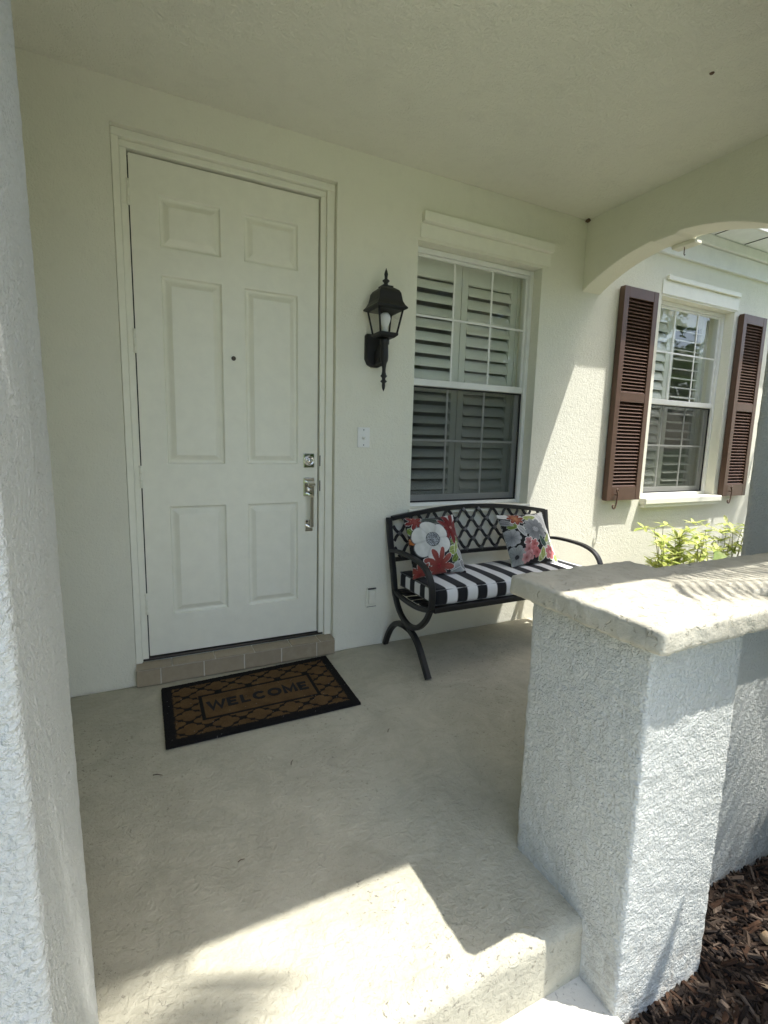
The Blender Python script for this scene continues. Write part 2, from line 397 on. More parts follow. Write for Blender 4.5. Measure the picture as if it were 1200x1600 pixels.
# side beam with segmental arch
def arch_beam():
    X0, X1 = 2.794, 2.965; ya, yb = -.001, -1.20; zs, rise = 2.305, .165; half = .6
    Rr = (half * half + rise * rise) / (2 * rise); zc = zs + rise - Rr; yc = -.6
    N = 48; ring = []
    for i in range(N + 1):
        y = ya + (yb - ya) * i / N; z = zc + math.sqrt(Rr * Rr - (y - yc) ** 2)
        if -.665 < y < -.52: z -= .012
        z += .002 * noise.noise(Vector((0, y * 9, 0)))
        ring.append((y, z))
    vs = []; fs = []
    for y, z in ring: vs += [(X0, y, z), (X1, y, z), (X0, y, 2.86), (X1, y, 2.86)]
    for i in range(N):
        a, b = 4 * i, 4 * i + 4
        fs += [(a, b, b + 2, a + 2), (a + 1, a + 3, b + 3, b + 1), (a, a + 1, b + 1, b)]
    bm = bmesh.new(); me = bpy.data.meshes.new('t'); me.from_pydata(vs, [], fs); bm.from_mesh(me)
    bm.edges.ensure_lookup_table()
    es = [e for e in bm.edges if len(e.link_faces) == 2 and abs(e.calc_face_angle(0)) > 1.0]
    bmesh.ops.bevel(bm, geom=es, offset=.006, segments=2, affect='EDGES', profile=.5)
    return bm_obj('arched_beam', bm, 'wall')
hp(arch_beam())
br = box('arch_bracket', 2.93, 3.00, -.68, -.54, 2.432, 2.452, 'wall', None, .004); hp(br)
hk = tube('ceiling_hook', [(2.95, -.61, 2.43), (2.95, -.61, 2.405), (2.955, -.607, 2.392), (2.966, -.604, 2.388), (2.975, -.60, 2.395)], .003, 'brown', br, 6)
hp(rbox('insect_nest', 2.765, 2.793, -.035, -.003, 2.742, 2.764, .009, .004, 'tag', None, .004, 90))
hp(rbox('insect_nest', 2.14, 2.16, -1.21, -1.193, 2.755, 2.768, .006, .003, 'tag', None, .003, 90))
# eave of the main wall to the right, frieze and porch roof
hp(box('frieze_board', 2.966, 9.0, -.028, .0, 2.69, 2.825, 'fascia', None, .004))
hp(box('crown_board', 2.966, 9.0, -.050, .0, 2.828, 2.905, 'fascia', None, .006))
hp(box('soffit', 3.142, 9.0, -.268, .0, 2.909, 2.93, 'soffit'))
hp(box('fascia', 3.142, 9.0, -.290, -.2695, 2.895, 3.06, 'fascia', None, .003))
for i in range(14):
    hp(box('soffit_vent', 3.3 + .4 * i, 3.306 + .4 * i, -.26, -.055, 2.904, 2.9085, 'dark'))
hp(box('porch_soffit', -1.6, 3.14, -2.265, -1.973, 2.901, 2.92, 'soffit'))
hp(box('fascia', -1.62, 3.14, -2.285, -2.266, 2.895, 3.06, 'fascia', None, .003))
mesh = mesh_obj('roof', [(-1.9, -2.30, 3.03), (3.14, -2.30, 3.03), (3.14, -.31, 3.4), (-1.9, -.31, 3.4), (3.14, -.31, 3.03), (9.2, -.31, 3.03), (9.2, 6, 4.9), (-3.2, 6, 4.9), (-3.2, -.31, 3.03), (3.14, -.31, 3.03)],
                [(0, 1, 2, 3), (8, 5, 6, 7)], 'roof'); hp(mesh)
so = mesh.modifiers.new('thick', 'SOLIDIFY'); so.thickness = .03; so.offset = 1
# rooms behind the windows
def room(x0, x1):
    bm = bmesh.new(); add_box(bm, x0, x1, WD + .002, 2.4, .3, 2.8); bm.faces.ensure_lookup_table()
    f = [f for f in bm.faces if f.calc_center_median().y < WD + .01]; bmesh.ops.delete(bm, geom=f, context='FACES')
    return hp(bm_obj('room', bm, 'room'))
room(1.30, 2.62); room(3.4, 4.8)

# ---------------------------------------------------------------- front door
door = hp(empty('front_door', (.457, .07, .104)))
def dp(o):
    o.parent = door; o.matrix_parent_inverse = door.matrix_world.inverted(); return o
bpy.context.view_layer.update()
PX = [(.122, .404), (.513, .797)]; PZ = [(.318, .892), (1.105, 2.007), (2.130, 2.362)]
def door_leaf():
    xs = sorted({.0045, .9085, *[v for p in PX for v in p]}); zs = sorted({.110, 2.511, *[v for p in PZ for v in p]})
    vs = []; fs = []; y = .07
    def q(*p): n = len(vs); vs.extend(p); fs.append((n, n + 1, n + 2, n + 3))
    for i in range(len(xs) - 1):
        for j in range(len(zs) - 1):
            cx, cz = (xs[i] + xs[i + 1]) / 2, (zs[j] + zs[j + 1]) / 2
            if any(a < cx < b for a, b in PX) and any(a < cz < b for a, b in PZ): continue
            q((xs[i], y, zs[j]), (xs[i + 1], y, zs[j]), (xs[i + 1], y, zs[j + 1]), (xs[i], y, zs[j + 1]))
    x0, x1, z0, z1 = xs[0], xs[-1], zs[0], zs[-1]
    q((x0, y, z0), (x0, y, z1), (x0, y + .045, z1), (x0, y + .045, z0)); q((x1, y, z0), (x1, y + .045, z0), (x1, y + .045, z1), (x1, y, z1))
    q((x0, y, z1), (x1, y, z1), (x1, y + .045, z1), (x0, y + .045, z1)); q((x0, y, z0), (x0, y + .045, z0), (x1, y + .045, z0), (x1, y, z0))
    q((x0, y + .045, z0), (x0, y + .045, z1), (x1, y + .045, z1), (x1, y + .045, z0))
    bm = bmesh.new(); me = bpy.data.meshes.new('t'); me.from_pydata(vs, [], fs); bm.from_mesh(me)
    bmesh.ops.remove_doubles(bm, verts=bm.verts, dist=1e-5); return bm_obj('door_leaf', bm, 'door')
dp(door_leaf())
for a, b in PX:
    for c, d in PZ:
        rings = [(0, 0), (.003, .0012), (.008, .013), (.015, .0155), (.023, .0140), (.044, .002), (.047, .0010)]
        vs = []; fs = []
        for s, dy in rings: vs += [(a + s, .07 + dy, c + s), (b - s, .07 + dy, c + s), (b - s, .07 + dy, d - s), (a + s, .07 + dy, d - s)]
        for i in range(len(rings) - 1):
            for j in range(4): fs.append((4 * i + j, 4 * i + (j + 1) % 4, 4 * i + 4 + (j + 1) % 4, 4 * i + 4 + j))
        fs.append(tuple(len(vs) - 4 + j for j in range(4)))
        dp(mesh_obj('door_panel', vs, fs, 'door'))
# jambs: stepped casing set in the stucco opening
bm = bmesh.new()
for (x0, x1, y0) in ((-.030, -.001, .052), (-.0605, -.0303, .030)):
    add_box(bm, x0, x1, y0, .15, .092, 2.52 + (0 if x0 > -.04 else .030), .003)
for (x0, x1, y0) in ((.915, .944, .052), (.9443, .9865, .034)):
    add_box(bm, x0, x1, y0, .15, .092, 2.52 + (0 if x0 < .94 else .030), .003)
add_box(bm, -.030, .944, .0525, .15, 2.5205, 2.5495, .003); add_box(bm, -.0605, .9865, .0305, .15, 2.5505, 2.584, .003)
hp(bm_obj('door_frame', bm, 'trim'))
hp(box('door_gap', -.028, .942, .118, .13, .09, 2.55, 'dark'))
hp(box('sill_plate', -.028, .942, .050, .118, .092, .1045, 'peep', None, .002))
for z in (2.337, 1.686, 1.044, .397):
    h = lathe('hinge', [(.0065, -.055), (.0065, -.02), (.0058, -.0195), (.0065, -.019), (.0065, .019), (.0058, .0195), (.0065, .02), (.0065, .055)], 'trim', None, 12, (-.001, .050, z)); dp(h)
    dp(box('hinge_leaf', -.022, -.0015, .0495, .0535, z - .05, z + .05, 'trim', None, .001))
p = lathe('peephole', [(.0115, 0), (.0115, .004), (.009, .006), (.006, .0055), (.001, .003)], 'peep', None, 18, (.454, .0695, 1.65), 'Y'); dp(p)
# deadbolt
db = box('deadbolt', .824, .888, .059, .0695, 1.088, 1.168, 'chrome', None, .004, 3); dp(db)
k_ = lathe('lock_cylinder', [(.029, 0), (.029, .006), (.026, .014), (.020, .016), (.018, .012), (.013, .012), (.012, .015), (.001, .0155)], 'chrome', db, 24, (.857, .0588, 1.127), 'Y')
box('keyhole', .8562, .8578, .0425, .0435, 1.121, 1.133, 'dark', db)
hs = box('door_handle', .824, .888, .058, .0695, .925, 1.031, 'chrome', None, .004, 3); dp(hs)
sweep_rect('thumb_latch', catmull([(.857, .058, 1.005), (.857, .040, 1.008), (.857, .015, 1.000), (.857, .004, .990)], 5), .040, .010, 'chrome', hs)
lathe('key_cylinder', [(.013, 0), (.013, .008), (.010, .011), (.001, .011)], 'chrome', hs, 18, (.857, .058, .965), 'Y')
sweep_rect('grip', [(.857, .058, .938), (.857, .022, .936), (.857, .012, .932), (.857, .008, .925), (.857, .008, .765), (.857, .012, .757), (.857, .022, .753), (.857, .058, .752)], .020, .012, 'chrome', hs)
box('foot_plate', .834, .880, .060, .0695, .722, .790, 'chrome', hs, .003)
for z in (1.127, .985):
    hp(box('strike_plate', .9152, .9205, .0505, .0525, z - .03, z + .03, 'peep'))

# ---------------------------------------------------------------- tiled step under the door
step = hp(empty('tile_step', (.46, 0, 0))); bpy.context.view_layer.update()
def sp(o): o.parent = step; o.matrix_parent_inverse = step.matrix_world.inverted(); return o
sp(box('grout_bed', -.058, .981, -.0415, .05, .001, .0865, 'grout'))
jx = [-.061, .050, .257, .464, .668, .874, .984]; gp = .003
for i in range(6):
    sp(box('tile', jx[i] + gp * (i > 0), jx[i + 1] - gp * (i < 5), -.0455, -.038, .0022, .0845, 'tile', None, .0022))
tx = [-.061, .105, .315, .52, .725, .895, .984]
for i in range(6):
    t_ = sp(box('tile', tx[i] + gp * (i > 0), tx[i + 1] - gp * (i < 5), -.0460, .051, .0868, .0915, 'tile', None, .002))

# ---------------------------------------------------------------- windows
def window(x0, x1, z0, z1, shut):
    w = hp(empty('window', ((x0 + x1) / 2, 0, z0))); bpy.context.view_layer.update()
    def wp(o): o.parent = w; o.matrix_parent_inverse = w.matrix_world.inverted(); return o
    Y = .075; fw = .030; zm = (z0 + z1) / 2 + .02
    bm = bmesh.new()
    add_box(bm, x0 + .001, x0 + fw, Y, Y + .075, z0 + .001, z1 - .001, .003); add_box(bm, x1 - fw, x1 - .001, Y, Y + .075, z0 + .001, z1 - .001, .003)
    add_box(bm, x0 + fw + .0005, x1 - fw - .0005, Y + .002, Y + .075, z1 - fw, z1 - .001, .003); add_box(bm, x0 + fw + .0005, x1 - fw - .0005, Y + .002, Y + .075, z0 + .001, z0 + fw * .8, .003)
    wp(bm_obj('frame', bm, 'vinyl'))
    a, b = x0 + fw + .001, x1 - fw - .001
    # upper sash (outer track)
    bm = bmesh.new(); s = .016; yu = Y + .018
    add_box(bm, a, a + s, yu, yu + .022, zm, z1 - fw - .001, .002); add_box(bm, b - s, b, yu, yu + .022, zm, z1 - fw - .001, .002)
    add_box(bm, a + s, b - s, yu + .001, yu + .021, z1 - fw - s - .001, z1 - fw - .001, .002)
    wp(bm_obj('upper_sash', bm, 'vinyl'))
    wp(box('meeting_rail', a, b, yu - .012, yu + .03, zm - .042, zm - .0005, 'vinyl', None, .004))
    wp(box('pane', a + .004, b - .004, yu + .010, yu + .013, zm, z1 - fw - .004, 'glass'))
    yl = Y + .046
    bm = bmesh.new(); s2 = .026; zb = z0 + fw * .8 + .001
    add_box(bm, a, a + s2, yl, yl + .022, zb, zm - .043, .002); add_box(bm, b - s2, b, yl, yl + .022, zb, zm - .043, .002)
    add_box(bm, a + s2, b - s2, yl + .001, yl + .021, zb, zb + .045, .002)
    wp(bm_obj('lower_sash', bm, 'vinyl'))
    wp(box('pane', a + .004, b - .004, yl + .010, yl + .013, zb + .01, zm - .045, 'glass'))
    W = b - a
    for k in (1, 2):
        xm = a + W * k / 3
        wp(box('muntin', xm - .007, xm + .007, yu + .004, yu + .0095, zm, z1 - fw - .017, 'vinyl', None, .002))
        wp(box('muntin', xm - .007, xm + .007, yl + .004, yl + .0095, zb + .045, zm - .044, 'vinyl', None, .002))
    zz = (zm + z1 - fw) / 2 + .012; wp(box('muntin', a + .017, b - .017, yu + .0035, yu + .009, zz - .007, zz + .007, 'vinyl', None, .002))
    zz = (zb + zm) / 2 + .01; wp(box('muntin', a + .026, b - .026, yl + .0035, yl + .009, zz - .007, zz + .007, 'vinyl', None, .002))
    # half screen outside the lower sash
    sc = wp(mesh_obj('insect_screen', [(a + .002, Y + .024, zb), (b - .002, Y + .024, zb), (b - .002, Y + .024, zm - .043), (a + .002, Y + .024, zm - .043)], [(0, 1, 2, 3)], 'screen'))
    bm = bmesh.new(); t = .009
    add_box(bm, a, a + t, Y + .019, Y + .028, zb, zm - .044); add_box(bm, b - t, b, Y + .019, Y + .028, zb, zm - .044)
    add_box(bm, a + t, b - t, Y + .0195, Y + .0275, zb, zb + t); add_box(bm, a + t, b - t, Y + .0195, Y + .0275, zm - .044 - t, zm - .044)
    wp(bm_obj('screen_frame', bm, 'blackmetal'))
    # sill inside the opening
    # interior plantation shutters
    ish = hp(empty('interior_shutter', ((x0 + x1) / 2, .2, z0))); bpy.context.view_layer.update()
    def ip(o): o.parent = ish; o.matrix_parent_inverse = ish.matrix_world.inverted(); return o
    ys = .205; L, Rr = x0 - .01, x1 + .01
    for (p0, p1, ang, sl) in shut:
        bm = bmesh.new(); st = .048
        add_box(bm, p0, p0 + st, ys, ys + .028, z0 - .02, z1 + .02, .003); add_box(bm, p1 - st, p1, ys, ys + .028, z0 - .02, z1 + .02, .003)
        add_box(bm, p0 + st, p1 - st, ys + .001, ys + .027, z1 - .115, z1 + .02, .003); add_box(bm, p0 + st, p1 - st, ys + .001, ys + .027, z0 - .02, z0 + .085, .003)
        add_box(bm, p0 + st, p1 - st, ys + .001, ys + .027, zm - .06, zm + .01, .003)
        ip(bm_obj('shutter_frame', bm, 'louvre'))
        a0, a1 = p0 + st + .002, p1 - st - .002
        prof = [(-.040, 0), (-.022, .0048), (0, .0058), (.022, .0048), (.040, 0), (.022, -.0048), (0, -.0058), (-.022, -.0048)]
        vs = []; n = len(prof)
        for xx in (-(a1 - a0) / 2, (a1 - a0) / 2): vs += [(xx, u, vv) for u, vv in prof]
        fs = [(j, (j + 1) % n, n + (j + 1) % n, n + j) for j in range(n)] + [tuple(range(n - 1, -1, -1)), tuple(range(n, 2 * n))]
        me = bpy.data.meshes.new('louvre'); me.from_pydata(vs, [], fs); me.materials.append(MAT['louvre'])
        for (s0, s1, an) in ((z0 + .085, zm - .06, ang[0]), (zm + .01, z1 - .115, ang[1])):
            nl = max(1, int((s1 - s0) / .0715)); pt = (s1 - s0) / nl
            for k in range(nl):
                o = bpy.data.objects.new('louvre', me); C.objects.link(o); o.location = ((a0 + a1) / 2, ys + .014, s0 + pt * (k + .5)); o.rotation_euler = (R(an + random.uniform(-2, 2)), 0, 0)
                bpy.context.view_layer.update; ip(o)
        ip(tube('tilt_rod', [((a0 + a1) / 2, ys - .034, z0 + .12), ((a0 + a1) / 2, ys - .034, zm - .09)], .004, 'louvre', None, 6)) if sl else None
    for h0, h1 in ((L - .05, shut[0][0] - .002), (shut[-1][1] + .002, Rr + .05)): ip(box('hang_strip', h0, h1, ys - .005, ys + .03, z0 - .03, z1 + .03, 'louvre'))
    return w
w1 = window(1.484, 2.424, .837, 2.395, [(1.50, 1.935, (42, 56), False), (1.94, 2.40, (56, 64), False)])
w2 = window(3.63, 4.575, .845, 2.40, [(3.67, 4.08, (64, 66), False), (4.085, 4.53, (16, 18), True)])
# hurricane header tracks above and below the porch window
hp(box('panel_track', 1.500, 2.485, -.040, -.001, 2.490, 2.545, 'trim', None, .004))
hp(box('track_lip', 1.494, 2.487, -.007, -.001, 2.412, 2.489, 'trim', None, .003))
hp(box('window_sill', 1.470, 2.440, -.022, .0745, .800, .8362, 'trim', None, .005))
hp(box('sill_lip', 1.478, 2.432, -.030, -.0225, .808, .822, 'trim', None, .003))
hp(box('panel_track', 3.66, 4.60, -.026, -.001, 2.515, 2.550, 'trim', None, .004))
hp(box('track_lip', 3.62, 4.61, -.007, -.001, 2.412, 2.514, 'trim', None, .003))
hp(box('window_sill', 3.60, 4.61, -.060, .0745, .795, .8445, 'trim', None, .006))
hp(box('sill_lip', 3.61, 4.60, -.045, -.001, .768, .794, 'trim', None, .003))

# ---------------------------------------------------------------- louvred exterior shutters
def ext_shutter(x0, x1, z0, z1):
    s = hp(empty('shutter', ((x0 + x1) / 2, -.02, z0))); bpy.context.view_layer.update()
    def xp(o): o.parent = s; o.matrix_parent_inverse = s.matrix_world.inverted(); return o
    ya, yb = -.055, -.012; st = .052; zr = 1.615
    bm = bmesh.new()
    add_box(bm, x0, x0 + st, ya, yb, z0, z1, .003); add_box(bm, x1 - st, x1, ya, yb, z0, z1, .003)
    for c, d in ((z1 - .075, z1), (zr - .035, zr + .035), (z0, z0 + .105)): add_box(bm, x0 + st, x1 - st, ya + .001, yb - .001, c, d - .0005, .002)
    xp(bm_obj('shutter_frame', bm, 'brown'))
    xp(box('back_board', x0 + .01, x1 - .01, -.011, -.003, z0 + .01, z1 - .01, 'brown'))
    a, b = x0 + st, x1 - st; vs = []
    for xx in (-(b - a) / 2, (b - a) / 2): vs += [(xx, -.016, -.011), (xx, -.012, -.0135), (xx, .016, .009), (xx, .012, .0125)]
    me = bpy.data.meshes.new('slat'); me.from_pydata(vs, [], [(0, 1, 5, 4), (1, 2, 6, 5), (2, 3, 7, 6), (3, 0, 4, 7)]); me.materials.append(MAT['brown'])
    for c, d, n in ((zr + .036, z1 - .076, 27), (z0 + .106, zr - .036, 24)):
        pt = (d - c) / n
        for k in range(n):
            o = bpy.data.objects.new('slat', me); C.objects.link(o); o.location = ((a + b) / 2, -.034, c + pt * (k + .5)); xp(o)
    hx = x0 + .085
    pts = [(hx + .012, -.075, z0 + .082), (hx, -.078, z0 + .090), (hx - .010, -.078, z0 + .080), (hx - .004, -.078, z0 + .068), (hx + .004, -.078, z0 + .050), (hx, -.078, z0 + .0), (hx - .006, -.078, z0 - .030),
           (hx - .020, -.078, z0 - .058), (hx - .036, -.076, z0 - .052), (hx - .038, -.075, z0 - .036), (hx - .028, -.074, z0 - .030)]
    xp(tube('shutter_dog', catmull(pts, 5), .0055, 'brown', None, 8))
    xp(tube('dog_pin', [(hx + .002, -.054, z0 + .045), (hx + .002, -.080, z0 + .045)], .004, 'brown', None, 8))
ext_shutter(3.153, 3.524, .84, 2.39); ext_shutter(4.622, 4.968, .835, 2.385)

# ================================================================== PORCH HALF WALL
pw = empty('porch_wall', (1.2, -1.78, -.3), 'low cream stucco wall and end pillar with pitted stone cap at porch edge', 'wall')
def pp(o): o.parent = pw; o.matrix_parent_inverse = pw.matrix_world.inverted(); return o
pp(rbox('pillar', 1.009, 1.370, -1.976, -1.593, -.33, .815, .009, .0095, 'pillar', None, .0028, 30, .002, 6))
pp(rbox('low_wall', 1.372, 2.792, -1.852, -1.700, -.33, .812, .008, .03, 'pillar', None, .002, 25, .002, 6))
pp(rbox('pillar_cap', .948, 1.452, -2.036, -1.558, .8155, .876, .012, .0075, 'cap', None, .003, 45, .0015, 7))
pp(rbox('wall_cap', 1.453, 2.793, -1.930, -1.645, .8125, .872, .012, .010, 'cap', None, .003, 45, .0015, 7))

# ================================================================== WALL LANTERN
LX, LY = 1.218, -.135
lan = empty('wall_lantern', (LX, 0, 1.68), 'black four-sided coach lantern mounted on the wall between door and window', 'lantern')
def lp(o): o.parent = lan; o.matrix_parent_inverse = lan.matrix_world.inverted(); return o
def sq_loft(name, rings, mat, cap=True):
    vs = []; fs = []
    for h, z in rings:
        vs += [(LX - h, LY - h, z), (LX + h, LY - h, z), (LX + h, LY + h, z), (LX - h, LY + h, z)]
    for i in range(len(rings) - 1):
        for j in range(4): fs.append((4 * i + j, 4 * i + (j + 1) % 4, 4 * i + 4 + (j + 1) % 4, 4 * i + 4 + j))
    if cap: fs += [(3, 2, 1, 0), tuple(len(vs) - 4 + j for j in range(4))]
    return lp(mesh_obj(name, vs, fs, mat))
sq_loft('lantern_roof', [(.072, 1.938), (.090, 1.946), (.0905, 1.953), (.080, 1.965), (.070, 1.985), (.066, 2.005), (.062, 2.028), (.054, 2.042), (.036, 2.055), (.030, 2.058), (.030, 2.066), (.012, 2.072)], 'blackmetal')
lp(lathe('finial', [(.012, 2.070), (.011, 2.084), (.019, 2.092), (.019, 2.096), (.008, 2.104), (.0085, 2.116), (.0105, 2.128), (.007, 2.142), (.001, 2.158)], 'blackmetal', None, 16, (LX, LY, 0)))
zt, zb, ht, hb = 1.940, 1.822, .070, .049
for sx in (-1, 1):
    for sy in (-1, 1):
        lp(tube('cage_bar', [(LX + sx * ht, LY + sy * ht, zt), (LX + sx * hb, LY + sy * hb, zb)], .0055, 'blackmetal', None, 6))
for ax, sg in (('x', -1), ('x', 1), ('y', -1), ('y', 1)):
    pts = []
    for h, z in ((ht, zt), (hb, zb)):
        for e in (-1, 1): pts.append((LX + sg * h, LY + e * h, z) if ax == 'x' else (LX + e * h, LY + sg * h, z))
    lp(mesh_obj('glass_pane', [pts[0], pts[1], pts[3], pts[2]], [(0, 1, 2, 3)], 'lampglass'))
sq_loft('cage_base', [(.040, 1.800), (.054, 1.812), (.055, 1.822), (.047, 1.826)], 'blackmetal')
lp(lathe('bulb_socket', [(.017, 1.824), (.017, 1.846), (.014, 1.848)], 'bulbbase', None, 16, (LX, LY, 0)))
lp(lathe('bulb', [(.013, 1.846), (.016, 1.862), (.026, 1.882), (.030, 1.900), (.027, 1.918), (.016, 1.930), (.001, 1.934)], 'bulb', None, 20, (LX, LY, 0)))
lp(lathe('lantern_arm', [(.020, 1.800), (.026, 1.792), (.026, 1.770), (.021, 1.764), (.022, 1.735), (.023, 1.705), (.021, 1.682), (.014, 1.665), (.010, 1.640), (.010, 1.622), (.013, 1.608), (.019, 1.600), (.010, 1.590), (.010, 1.580), (.019, 1.572), (.009, 1.562), (.010, 1.550), (.008, 1.535), (.001, 1.518)][::-1], 'blackmetal', None, 16, (LX, LY, 0)))
bm = bmesh.new(); pts = [(-.052, 1.838), (.052, 1.838), (.060, 1.828), (.060, 1.702), (.045, 1.672), (.02, 1.660), (-.02, 1.660), (-.045, 1.672), (-.060, 1.702), (-.060, 1.828)]
f0 = [bm.verts.new((LX + x, 0.0, z)) for x, z in pts]; f1 = [bm.verts.new((LX + x, -.020, z)) for x, z in pts]; f2 = [bm.verts.new((LX + x * .85, -.028, 1.75 + (z - 1.75) * .88)) for x, z in pts]
for A, B in ((f0, f1), (f1, f2)):
    for i in range(len(pts)): bm.faces.new((A[i], A[(i + 1) % len(pts)], B[(i + 1) % len(pts)], B[i]))
bm.faces.new(f2); lp(bm_obj('back_plate', bm, 'blackmetal'))
lp(sweep_rect('arm_web', catmull([(LX, -.024, 1.70), (LX, -.06, 1.715), (LX, -.09, 1.735), (LX, LY, 1.745)], 5), .022, .075, 'blackmetal'))

# ================================================================== BELL, OUTLET
bell = empty('doorbell', (1.161, 0, 1.265), 'small white doorbell button plate on wall right of door handle', 'doorbell')
def cp(root, o): o.parent = root; o.matrix_parent_inverse = root.matrix_world.inverted(); return o
bpy.context.view_layer.update()
cp(bell, box('plate', 1.124, 1.199, -.008, -.0005, 1.208, 1.322, 'plate', None, .002))
cp(bell, lathe('button', [(.012, 0), (.012, .003), (.008, .004), (.008, .007), (.001, .008)], 'plate', None, 18, (1.161, -.0078, 1.265), 'Y'))
for z in (1.222, 1.308): cp(bell, lathe('screw', [(.0035, 0), (.003, .0015), (.001, .0018)], 'dark', None, 10, (1.161, -.0078, z), 'Y'))
out = empty('outlet_cover', (1.23, 0, .305), 'painted-over outlet cover low on the wall left of the bench', 'outlet'); bpy.context.view_layer.update()
cp(out, box('cover_plate', 1.196, 1.266, -.012, -.0005, .242, .368, 'wall', None, .004))
cp(out, box('flip_lid', 1.207, 1.255, -.026, -.0125, .262, .352, 'wall', None, .008))
cp(out, box('hinge_bar', 1.204, 1.258, -.021, -.0125, .356, .363, 'dark', None, .002))
cp(out, box('bottom_gap', 1.199, 1.262, -.0128, -.0122, .2445, .2475, 'dark'))

